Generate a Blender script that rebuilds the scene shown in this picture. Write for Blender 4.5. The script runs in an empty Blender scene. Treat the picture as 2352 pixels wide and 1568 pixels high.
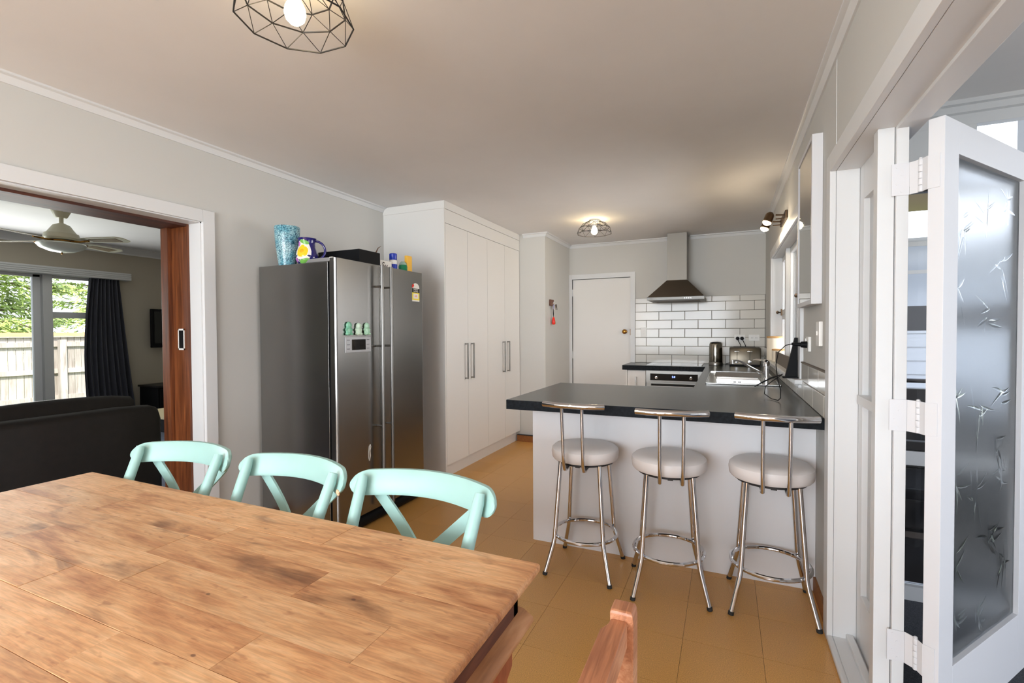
import bpy, bmesh, math, random
from mathutils import Vector, Matrix
random.seed(7)
S = bpy.context.scene
COL = S.collection
# ---------------------------------------------------------------- camera
cam_d = bpy.data.cameras.new('camera'); cam = bpy.data.objects.new('camera', cam_d); COL.objects.link(cam)
R_ = Vector((0.9131019621586536, 0.4076937386871485, -0.005533727253112844))
U_ = Vector((-0.0031038009066884703, 0.020521830780717124, 0.9997845872393408))
D_ = Vector((-0.4077194784676695, 0.9128880927565561, -0.020003924148749044))
m = Matrix.Identity(4)
for i in range(3):
    m[i][0] = R_[i]; m[i][1] = U_[i]; m[i][2] = -D_[i]
m[2][3] = 1.289518
cam.matrix_world = m
cam_d.sensor_width = 36.0; cam_d.lens = 1101.14 / 2352 * 36; cam_d.clip_start = 0.05; cam_d.clip_end = 200
S.camera = cam
# ---------------------------------------------------------------- exposure and sky
S.view_settings.view_transform = 'Standard'; S.view_settings.look = 'None'
S.view_settings.exposure = 0.62; S.view_settings.gamma = 1.0; S.view_settings.use_curve_mapping = False
S.cycles.use_denoising = True
S.cycles.max_bounces = 10; S.cycles.diffuse_bounces = 6; S.cycles.glossy_bounces = 5; S.cycles.transmission_bounces = 8
S.cycles.sample_clamp_indirect = 8.0
S.cycles.caustics_reflective = False; S.cycles.caustics_refractive = False
W = bpy.data.worlds.new('sky'); S.world = W; W.use_nodes = True
wn = W.node_tree.nodes; wl = W.node_tree.links
for n_ in list(wn): wn.remove(n_)
wo = wn.new('ShaderNodeOutputWorld'); wb = wn.new('ShaderNodeBackground')
wg = wn.new('ShaderNodeTexCoord'); ws = wn.new('ShaderNodeSeparateXYZ'); wr = wn.new('ShaderNodeValToRGB')
wl.new(wg.outputs['Generated'], ws.inputs[0]); wl.new(ws.outputs['Z'], wr.inputs[0]); wl.new(wr.outputs[0], wb.inputs[0]); wl.new(wb.outputs[0], wo.inputs[0])
wr.color_ramp.elements[0].position = 0.0; wr.color_ramp.elements[0].color = (0.86, 0.90, 0.97, 1)
wr.color_ramp.elements[1].position = 0.7; wr.color_ramp.elements[1].color = (0.55, 0.68, 0.92, 1)
wb.inputs[1].default_value = 2.3


def light(name, kind, loc, power, color=(1, 1, 1), size=None, rot=(0, 0, 0), **kw):
    d = bpy.data.lights.new(name, kind); d.energy = power; d.color = color
    if kind == 'AREA':
        d.shape = 'RECTANGLE'; d.size, d.size_y = size
    elif kind == 'SUN':
        d.angle = math.radians(0.6)
    else:
        d.shadow_soft_size = size or 0.03
    for k, v in kw.items(): setattr(d, k, v)
    o = bpy.data.objects.new(name, d); COL.objects.link(o); o.location = loc; o.rotation_euler = rot
    return o


PI = math.pi
# the sun falls steeply on the garden; area lamps boost the daylight at windows, plus one added rear fill
light('sun', 'SUN', (0, 0, 10), 5.0, (1.0, 0.95, 0.86), rot=(math.radians(18), math.radians(38), 0))
light('rear_fill_lamp', 'AREA', (-1.30, -3.33, 1.45), 158, (0.88, 0.94, 1.0), (2.7, 1.75), (PI / 2 + math.radians(18), 0, 0))  # added fill lamp behind the viewer, tilted up to lift the ceiling
light('daylight_sunroom_glazing', 'AREA', (3.5, 0.4, 1.35), 34, (0.97, 0.985, 1.0), (4.6, 1.8), (0, PI / 2 + math.radians(12), 0))
light('daylight_kitchen_window', 'AREA', (0.56, 4.2, 1.5), 26, (1.0, 0.985, 0.96), (0.85, 1.9), (0, PI / 2 + math.radians(0), 0))
light('daylight_living_window', 'AREA', (-7.15, 1.9, 1.45), 40, (0.97, 1.0, 0.97), (1.0, 2.2), (0, -PI / 2, 0))

# ---------------------------------------------------------------- materials
MATS = {}


def mk(name, base, rough=0.5, metal=0.0, var=None, bump=None, rand=0.0, spec=0.5, coat=0.0, trans=0.0, ior=1.45, emis=None, sheen=0.0, aniso=0.0, alpha=1.0):
    """Principled material; var=(scale xyz, dark, light) colour noise, bump=(scale, strength, distance)."""
    if name in MATS: return MATS[name]
    M = bpy.data.materials.new(name); M.use_nodes = True; N = M.node_tree.nodes; L = M.node_tree.links
    P = N['Principled BSDF']; I = P.inputs
    I['Base Color'].default_value = (*base, 1); I['Roughness'].default_value = rough; I['Metallic'].default_value = metal
    I['Specular IOR Level'].default_value = spec; I['Coat Weight'].default_value = coat; I['Transmission Weight'].default_value = trans
    I['IOR'].default_value = ior; I['Alpha'].default_value = alpha
    if aniso: I['Anisotropic'].default_value = aniso
    if sheen: I['Sheen Weight'].default_value = sheen
    if emis: I['Emission Color'].default_value = (*emis[0], 1); I['Emission Strength'].default_value = emis[1]
    tc = N.new('ShaderNodeTexCoord')
    out = None
    if var:
        mp = N.new('ShaderNodeMapping'); sc = var[0]
        mp.inputs['Scale'].default_value = sc if hasattr(sc, '__len__') else (sc, sc, sc)
        L.new(tc.outputs['Object'], mp.inputs[0])
        nz = N.new('ShaderNodeTexNoise'); nz.inputs['Scale'].default_value = 1.0; nz.inputs['Detail'].default_value = 5; nz.inputs['Roughness'].default_value = 0.6
        L.new(mp.outputs[0], nz.inputs['Vector'])
        cr = N.new('ShaderNodeValToRGB'); e = cr.color_ramp.elements
        e[0].position = 0.32; e[1].position = 0.68
        e[0].color = (*[c * var[1] for c in base], 1); e[1].color = (*[min(1, c * var[2]) for c in base], 1)
        L.new(nz.outputs['Fac'], cr.inputs[0]); out = cr.outputs[0]
    if rand:
        oi = N.new('ShaderNodeObjectInfo'); mr = N.new('ShaderNodeMapRange')
        mr.inputs[3].default_value = 1 - rand; mr.inputs[4].default_value = 1 + rand
        L.new(oi.outputs['Random'], mr.inputs[0])
        hs = N.new('ShaderNodeHueSaturation')
        if out: L.new(out, hs.inputs['Color'])
        else: hs.inputs['Color'].default_value = (*base, 1)
        L.new(mr.outputs[0], hs.inputs['Value']); out = hs.outputs[0]
    if out: L.new(out, I['Base Color'])
    if bump:
        nb = N.new('ShaderNodeTexNoise'); nb.inputs['Scale'].default_value = 1.0; nb.inputs['Detail'].default_value = 4
        mb = N.new('ShaderNodeMapping'); sc = bump[0]
        mb.inputs['Scale'].default_value = sc if hasattr(sc, '__len__') else (sc, sc, sc)
        L.new(tc.outputs['Object'], mb.inputs[0]); L.new(mb.outputs[0], nb.inputs['Vector'])
        bp = N.new('ShaderNodeBump'); bp.inputs['Strength'].default_value = bump[1]; bp.inputs['Distance'].default_value = bump[2]
        L.new(nb.outputs['Fac'], bp.inputs['Height']); L.new(bp.outputs[0], I['Normal'])
    MATS[name] = M
    return M


def wood(name, stops, stretch=(1.5, 18, 18), rand=0.12, rough=0.45, distort=1.2, fine=(4, 90, 90), knots=0.0, bump=0.15, shift=True, mixf=0.42):
    M = bpy.data.materials.new(name); M.use_nodes = True; N = M.node_tree.nodes; L = M.node_tree.links
    P = N['Principled BSDF']; P.inputs['Roughness'].default_value = rough
    tc = N.new('ShaderNodeTexCoord'); oi = N.new('ShaderNodeObjectInfo')
    sc = N.new('ShaderNodeVectorMath'); sc.operation = 'SCALE'; sc.inputs[3].default_value = 37.0 if shift else 0.0
    cmb = N.new('ShaderNodeCombineXYZ')
    for k in range(3): L.new(oi.outputs['Random'], cmb.inputs[k])
    L.new(cmb.outputs[0], sc.inputs[0])
    ad = N.new('ShaderNodeVectorMath'); L.new(tc.outputs['Object'], ad.inputs[0]); L.new(sc.outputs[0], ad.inputs[1])
    mp = N.new('ShaderNodeMapping'); mp.inputs['Scale'].default_value = stretch; L.new(ad.outputs[0], mp.inputs[0])
    n1 = N.new('ShaderNodeTexNoise'); n1.inputs['Scale'].default_value = 1; n1.inputs['Detail'].default_value = 7; n1.inputs['Roughness'].default_value = 0.55; n1.inputs['Distortion'].default_value = distort
    L.new(mp.outputs[0], n1.inputs['Vector'])
    mp2 = N.new('ShaderNodeMapping'); mp2.inputs['Scale'].default_value = fine; L.new(ad.outputs[0], mp2.inputs[0])
    n2 = N.new('ShaderNodeTexNoise'); n2.inputs['Scale'].default_value = 1; n2.inputs['Detail'].default_value = 5; n2.inputs['Distortion'].default_value = 0.6
    L.new(mp2.outputs[0], n2.inputs['Vector'])
    mx = N.new('ShaderNodeMath'); mx.operation = 'MULTIPLY_ADD'; mx.inputs[1].default_value = mixf
    L.new(n2.outputs['Fac'], mx.inputs[0])
    m2 = N.new('ShaderNodeMath'); m2.operation = 'MULTIPLY'; m2.inputs[1].default_value = 1 - mixf; L.new(n1.outputs['Fac'], m2.inputs[0])
    L.new(m2.outputs[0], mx.inputs[2])
    cr = N.new('ShaderNodeValToRGB'); cr.color_ramp.elements.remove(cr.color_ramp.elements[1])
    cr.color_ramp.elements[0].position = stops[0][0]; cr.color_ramp.elements[0].color = (*stops[0][1], 1)
    for p, c in stops[1:]:
        e = cr.color_ramp.elements.new(p); e.color = (*c, 1)
    L.new(mx.outputs[0], cr.inputs[0]); out = cr.outputs[0]
    if knots:
        mp3 = N.new('ShaderNodeMapping'); mp3.inputs['Scale'].default_value = (2.2, 6, 6); L.new(ad.outputs[0], mp3.inputs[0])
        n3 = N.new('ShaderNodeTexNoise'); n3.inputs['Scale'].default_value = 1.3; n3.inputs['Detail'].default_value = 6; n3.inputs['Distortion'].default_value = 1.6; L.new(mp3.outputs[0], n3.inputs['Vector'])
        k = N.new('ShaderNodeMapRange'); k.inputs[1].default_value = 0.57; k.inputs[2].default_value = 0.76; k.inputs[4].default_value = knots; L.new(n3.outputs['Fac'], k.inputs[0])
        mc = N.new('ShaderNodeMix'); mc.data_type = 'RGBA'; L.new(k.outputs[0], mc.inputs[0]); L.new(out, mc.inputs[6]); mc.inputs[7].default_value = (0.13, 0.045, 0.018, 1)
        out = mc.outputs[2]
        # reddish wear along the table end
        sx = N.new('ShaderNodeSeparateXYZ'); L.new(tc.outputs['Object'], sx.inputs[0]); wz = N.new('ShaderNodeMath'); wz.operation = 'MULTIPLY_ADD'; wz.inputs[1].default_value = 0.16
        L.new(n3.outputs['Fac'], wz.inputs[0]); L.new(sx.outputs['X'], wz.inputs[2])
        wk = N.new('ShaderNodeMapRange'); wk.inputs[1].default_value = 0.93; wk.inputs[2].default_value = 1.03; wk.inputs[4].default_value = 0.5; L.new(wz.outputs[0], wk.inputs[0])
        wc = N.new('ShaderNodeMix'); wc.data_type = 'RGBA'; L.new(wk.outputs[0], wc.inputs[0]); L.new(out, wc.inputs[6]); wc.inputs[7].default_value = (0.36, 0.13, 0.05, 1); out = wc.outputs[2]
        # small worn-in dents and nail marks
        gm = N.new('ShaderNodeMapping'); gm.inputs['Scale'].default_value = (16, 240, 240); L.new(ad.outputs[0], gm.inputs[0])
        gn = N.new('ShaderNodeTexNoise'); gn.inputs['Scale'].default_value = 1; gn.inputs['Detail'].default_value = 3; gn.inputs['Distortion'].default_value = 0.8; L.new(gm.outputs[0], gn.inputs['Vector'])
        gr_ = N.new('ShaderNodeMapRange'); gr_.inputs[1].default_value = 0.38; gr_.inputs[2].default_value = 0.62; gr_.inputs[3].default_value = 0.86; gr_.inputs[4].default_value = 1.08; L.new(gn.outputs['Fac'], gr_.inputs[0])
        # short reddish flecks
        fm = N.new('ShaderNodeMapping'); fm.inputs['Scale'].default_value = (22, 62, 62); L.new(ad.outputs[0], fm.inputs[0])
        fn = N.new('ShaderNodeTexNoise'); fn.inputs['Scale'].default_value = 1; fn.inputs['Detail'].default_value = 2; L.new(fm.outputs[0], fn.inputs['Vector'])
        fk = N.new('ShaderNodeMapRange'); fk.inputs[1].default_value = 0.64; fk.inputs[2].default_value = 0.74; fk.inputs[4].default_value = 0.55; L.new(fn.outputs['Fac'], fk.inputs[0])
        fc = N.new('ShaderNodeMix'); fc.data_type = 'RGBA'; L.new(fk.outputs[0], fc.inputs[0]); L.new(out, fc.inputs[6]); fc.inputs[7].default_value = (0.30, 0.11, 0.045, 1)
        gh = N.new('ShaderNodeHueSaturation'); L.new(gr_.outputs[0], gh.inputs['Value']); L.new(fc.outputs[2], gh.inputs['Color']); out = gh.outputs[0]
        vmp = N.new('ShaderNodeMapping'); vmp.inputs['Scale'].default_value = (.6, 1, 1); L.new(ad.outputs[0], vmp.inputs[0])
        vo = N.new('ShaderNodeTexVoronoi'); vo.voronoi_dimensions = '2D'; vo.inputs['Scale'].default_value = 9; vo.inputs['Randomness'].default_value = 1; L.new(vmp.outputs[0], vo.inputs['Vector'])
        vs_ = N.new('ShaderNodeSeparateColor'); L.new(vo.outputs['Color'], vs_.inputs[0]); vg = N.new('ShaderNodeMath'); vg.operation = 'GREATER_THAN'; vg.inputs[1].default_value = 0.80; L.new(vs_.outputs[0], vg.inputs[0])
        vr = N.new('ShaderNodeMapRange'); vr.inputs[1].default_value = 0.035; vr.inputs[2].default_value = 0.02; vr.inputs[4].default_value = 0.7; L.new(vo.outputs['Distance'], vr.inputs[0]); vq = N.new('ShaderNodeMath'); vq.operation = 'MULTIPLY'; L.new(vr.outputs[0], vq.inputs[0]); L.new(vg.outputs[0], vq.inputs[1])
        m4 = N.new('ShaderNodeMix'); m4.data_type = 'RGBA'; L.new(vq.outputs[0], m4.inputs[0]); L.new(out, m4.inputs[6]); m4.inputs[7].default_value = (0.08, 0.03, 0.02, 1)
        out = m4.outputs[2]
    hs = N.new('ShaderNodeHueSaturation'); mr = N.new('ShaderNodeMapRange'); mr.inputs[3].default_value = 1 - rand; mr.inputs[4].default_value = 1 + rand
    L.new(oi.outputs['Random'], mr.inputs[0]); L.new(mr.outputs[0], hs.inputs['Value']); L.new(out, hs.inputs['Color']); L.new(hs.outputs[0], P.inputs['Base Color'])
    bp = N.new('ShaderNodeBump'); bp.inputs['Strength'].default_value = bump; bp.inputs['Distance'].default_value = 0.002
    L.new(n2.outputs['Fac'], bp.inputs['Height']); L.new(bp.outputs[0], P.inputs['Normal'])
    MATS[name] = M
    return M


def glass(name, rough=0.0, tint=(1, 1, 1)):
    """Thin pane: mostly clear with a fresnel reflection."""
    M = bpy.data.materials.new(name); M.use_nodes = True; N = M.node_tree.nodes; L = M.node_tree.links
    for n in list(N): N.remove(n)
    o = N.new('ShaderNodeOutputMaterial'); t = N.new('ShaderNodeBsdfTransparent'); g = N.new('ShaderNodeBsdfGlossy'); mx = N.new('ShaderNodeMixShader'); fr = N.new('ShaderNodeFresnel')
    fr.inputs[0].default_value = 1.45; g.inputs['Roughness'].default_value = 0.02; t.inputs[0].default_value = (*tint, 1)
    L.new(fr.outputs[0], mx.inputs[0]); L.new(t.outputs[0], mx.inputs[1]); L.new(g.outputs[0], mx.inputs[2]); L.new(mx.outputs[0], o.inputs[0])
    MATS[name] = M
    return M


def srgb(r, g, b):
    return tuple(((c / 255) / 12.92 if c / 255 <= 0.04045 else (((c / 255) + 0.055) / 1.055) ** 2.4) for c in (r, g, b))


m_wall = mk('wall_paint', srgb(202, 201, 197), 0.75, bump=(220, 0.06, 0.001))
m_wall_dim = mk('living_wall_paint', srgb(176, 168, 152), 0.8, bump=(220, 0.06, 0.001))
m_ceil = mk('ceiling_paint', srgb(224, 222, 221), 0.85, var=(1.3, 0.97, 1.03), bump=(60, 0.05, 0.002))
m_white = mk('white_gloss_paint', srgb(217, 218, 219), 0.38, bump=(40, 0.04, 0.001))
m_whited = mk('white_door_paint', srgb(215, 215, 218), 0.45, bump=(60, 0.05, 0.001))
m_lam = mk('white_melamine', srgb(226, 224, 221), 0.4)
m_panel = mk('white_bench_panel', srgb(226, 225, 227), 0.35)
m_gap = mk('dark_joint', (0.02, 0.018, 0.016), 0.9)
m_groove = mk('grey_joint', (0.25, 0.24, 0.23), 0.9)
m_steel = mk('brushed_steel', srgb(142, 140, 136), 0.30, 1.0, bump=((3, 3, 400), 0.06, 0.0005))
m_fridge = mk('fridge_steel', srgb(150, 149, 147), 0.27, 1.0, var=((2, 2, 1.2), 0.93, 1.05), bump=((4, 500, 4), 0.05, 0.0004))
m_chrome = mk('chrome', srgb(215, 215, 218), 0.07, 1.0)
m_alu = mk('hood_steel', srgb(146, 142, 136), 0.55, 0.7, bump=((300, 300, 3), 0.05, 0.0005))
m_hood = mk('hood_canopy_steel', srgb(122, 112, 100), 0.36, 1.0)
m_black = mk('black_plastic', (0.008, 0.008, 0.009), 0.5, spec=0.12)
m_blackm = mk('black_metal', (0.015, 0.013, 0.013), 0.45)
m_bglass = mk('black_glass', (0.006, 0.006, 0.007), 0.06, coat=0.5)
m_bench = mk('charcoal_laminate', srgb(62, 64, 63), 0.27, var=(160, 0.8, 1.3), spec=0.6)
m_edge = mk('charcoal_laminate_edge', srgb(22, 25, 29), 0.55, var=(60, 0.6, 1.7), spec=0.12)
m_tile = mk('white_glazed_tile', srgb(216, 213, 206), 0.12, spec=0.35, rand=0.02, bump=((9, 9, 22), 0.05, 0.003))
m_grout = mk('grey_grout', srgb(120, 112, 104), 0.9)
m_mint = mk('mint_paint', srgb(157, 193, 186), 0.42, var=(5, 0.95, 1.04), bump=(50, 0.05, 0.001))
m_vinyl = mk('white_vinyl', srgb(224, 218, 216), 0.42, bump=(14, 0.10, 0.004))
m_rubber = mk('black_rubber', (0.02, 0.02, 0.02), 0.7)
m_cork = mk('cork_tile', srgb(208, 155, 86), 0.30, var=(290, 0.72, 1.22), rand=0.05, bump=(300, 0.03, 0.001))
m_corkb = mk('cork_skirting', srgb(150, 95, 48), 0.5, var=(90, 0.8, 1.15))
m_carpet = mk('charcoal_carpet', srgb(72, 74, 80), 0.95, var=(260, 0.5, 1.6), bump=(300, 0.8, 0.006))
m_carpetb = mk('blue_grey_carpet', srgb(112, 118, 135), 0.95, var=(160, 0.6, 1.4), bump=(260, 0.8, 0.006))
m_leather = mk('dark_brown_leather', srgb(25, 20, 18), 0.55, var=(20, 0.8, 1.25), bump=(60, 0.15, 0.003))
m_curtain = mk('charcoal_curtain', srgb(58, 59, 68), 0.42, sheen=0.3)
m_pelmet = mk('white_pelmet', srgb(205, 206, 205), 0.5)
m_cream = mk('cream_enamel', srgb(205, 202, 182), 0.4)
m_cane = mk('cane_inset', srgb(120, 100, 66), 0.7, var=(120, 0.6, 1.3))
m_brass = mk('aged_brass', srgb(176, 128, 62), 0.22, 1.0)
m_bronze = mk('antique_bronze', srgb(92, 74, 58), 0.35, 1.0)
m_bulb = mk('lit_bulb', (1, 0.9, 0.7), 0.3, emis=((1.0, 0.82, 0.52), 14.0))
m_bulb2 = mk('lit_white_bulb', (1, 0.95, 0.85), 0.3, emis=((1.0, 0.93, 0.82), 9.0))
m_wplast = mk('white_plastic', srgb(232, 230, 226), 0.35)
m_glass = glass('clear_pane')
m_frost = mk('frosted_glass', (0.95, 0.98, 1.0), 0.28, trans=1.0, ior=1.15, bump=(18, 0.05, 0.002))
m_emboss = mk('smooth_embossed_glass', (0.95, 0.98, 1.0), 0.10, trans=1.0, ior=1.16)
m_mirror = mk('mirror_glass', (0.72, 0.72, 0.70), 0.02, 1.0)
m_dwood = wood('red_brown_timber', [(0.30, srgb(58, 28, 15)), (0.5, srgb(104, 56, 29)), (0.7, srgb(140, 82, 44))], stretch=(25, 25, 1.6), fine=(90, 90, 4), rough=0.38)
m_dark = wood('dark_red_timber', [(0.30, srgb(48, 18, 8)), (0.5, srgb(84, 38, 18)), (0.7, srgb(110, 56, 28))], stretch=(25, 1.6, 25), fine=(90, 4, 90), rough=0.5)
m_top = wood('worn_table_timber', [(0.30, srgb(150, 92, 54)), (0.40, srgb(188, 132, 88)), (0.50, srgb(210, 158, 110)), (0.60, srgb(222, 176, 130)), (0.72, srgb(232, 194, 154))],
             stretch=(1.6, 4.5, 4.5), fine=(9, 75, 75), rand=0.09, distort=1.8, knots=0.9, rough=0.5, mixf=0.33)
m_apron = wood('table_apron_timber', [(0.30, srgb(56, 26, 16)), (0.5, srgb(98, 52, 34)), (0.7, srgb(140, 84, 54))], stretch=(12, 2, 12), fine=(60, 7, 60), rough=0.55)
m_leg = wood('table_leg_timber', [(0.30, srgb(96, 42, 22)), (0.5, srgb(140, 72, 44)), (0.7, srgb(172, 100, 64))], stretch=(12, 12, 2), fine=(60, 60, 7), rough=0.5)
m_ledge = wood('table_ledge_timber', [(0.30, srgb(134, 84, 52)), (0.5, srgb(184, 128, 84)), (0.7, srgb(212, 160, 116))], stretch=(12, 2, 12), fine=(60, 7, 60), rough=0.5)
m_rust = wood('rustic_chair_timber', [(0.30, srgb(128, 74, 48)), (0.5, srgb(182, 120, 84)), (0.7, srgb(214, 160, 122))], stretch=(10, 3, 10), fine=(160, 9, 160), rough=0.42, bump=0.4)
m_fence = wood('weathered_fence_timber', [(0.30, srgb(140, 128, 116)), (0.5, srgb(178, 168, 158)), (0.7, srgb(205, 196, 186))], stretch=(8, 8, 1), fine=(60, 60, 4), rough=0.85)
m_fcap = wood('orange_fence_capping', [(0.30, srgb(196, 140, 92)), (0.6, srgb(228, 180, 130))], stretch=(8, 1, 8), fine=(60, 4, 60), rough=0.8)
m_grass = mk('lawn', srgb(128, 142, 98), 0.95, var=(20, 0.7, 1.3), bump=(60, 0.8, 0.02))
m_leaf = mk('bright_needles', srgb(174, 192, 108), 0.7, var=(3, 0.5, 1.35))
m_trunk = mk('bark', srgb(92, 74, 58), 0.9)
m_board = mk('pale_weatherboard', srgb(232, 237, 244), 0.6)
m_tan = mk('tan_soffit', srgb(148, 126, 92), 0.8)
m_blue = mk('blue_plastic', srgb(22, 52, 168), 0.3)
m_green = mk('green_plastic', srgb(30, 120, 82), 0.15)
m_yellow = mk('yellow_plastic', srgb(244, 188, 70), 0.4)
m_red = mk('red_plastic', srgb(225, 40, 20), 0.35)
m_navy = mk('cobalt_glaze', srgb(34, 30, 104), 0.12, coat=0.6)
m_jade1 = mk('jade_glaze', srgb(128, 190, 160), 0.2)
m_jade2 = mk('pale_mint_glaze', srgb(204, 228, 208), 0.2)
m_jade3 = mk('soft_green_glaze', srgb(176, 218, 190), 0.2)
m_whiteg = mk('white_glaze', srgb(236, 232, 224), 0.2)
m_ygl = mk('yellow_glaze', srgb(240, 205, 40), 0.2)
m_ggl = mk('leaf_green_glaze', srgb(118, 182, 84), 0.25)
m_pgl = mk('purple_glaze', srgb(178, 112, 190), 0.2)
m_screen = mk('dark_screen', (0.012, 0.014, 0.014), 0.12)
m_lcd = mk('blue_display', (0.02, 0.03, 0.3), 0.4, emis=((0.25, 0.35, 1.0), 3.0))
m_tanl = mk('bamboo_lid', srgb(206, 160, 104), 0.6)
m_cerw = mk('cream_ceramic', srgb(238, 226, 206), 0.35)
m_silver = mk('silver_paint', srgb(170, 170, 172), 0.35, 0.6)

# vase pattern: teal scribble on pale glaze
Mv = bpy.data.materials.new('scribbled_teal_glaze'); Mv.use_nodes = True
N = Mv.node_tree.nodes; L = Mv.node_tree.links; P = N['Principled BSDF']; P.inputs['Roughness'].default_value = 0.25
tc = N.new('ShaderNodeTexCoord'); v1 = N.new('ShaderNodeTexVoronoi'); v1.feature = 'DISTANCE_TO_EDGE'; v1.inputs['Scale'].default_value = 75
nz = N.new('ShaderNodeTexNoise'); nz.inputs['Scale'].default_value = 60; vm = N.new('ShaderNodeVectorMath'); vm.operation = 'MULTIPLY_ADD'
L.new(tc.outputs['Object'], nz.inputs['Vector']); L.new(nz.outputs['Color'], vm.inputs[0]); vm.inputs[1].default_value = (0.02, 0.02, 0.02); L.new(tc.outputs['Object'], vm.inputs[2]); L.new(vm.outputs[0], v1.inputs['Vector'])
c1 = N.new('ShaderNodeValToRGB'); c1.color_ramp.elements[0].position = 0.03; c1.color_ramp.elements[0].color = (*srgb(36, 88, 110), 1)
c1.color_ramp.elements[1].position = 0.11; c1.color_ramp.elements[1].color = (*srgb(170, 208, 214), 1)
L.new(v1.outputs[0], c1.inputs[0]); n2 = N.new('ShaderNodeTexNoise'); n2.inputs['Scale'].default_value = 14; L.new(tc.outputs['Object'], n2.inputs['Vector'])
mr = N.new('ShaderNodeMapRange'); mr.inputs[1].default_value = 0.4; mr.inputs[2].default_value = 0.62; mr.inputs[4].default_value = 0.75; L.new(n2.outputs['Fac'], mr.inputs[0])
mx = N.new('ShaderNodeMix'); mx.data_type = 'RGBA'; mx.blend_type = 'MULTIPLY'; L.new(mr.outputs[0], mx.inputs[0]); L.new(c1.outputs[0], mx.inputs[6]); mx.inputs[7].default_value = (*srgb(96, 184, 206), 1)
L.new(mx.outputs[2], P.inputs['Base Color'])
m_vase = Mv

# ---------------------------------------------------------------- building helpers


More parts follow.
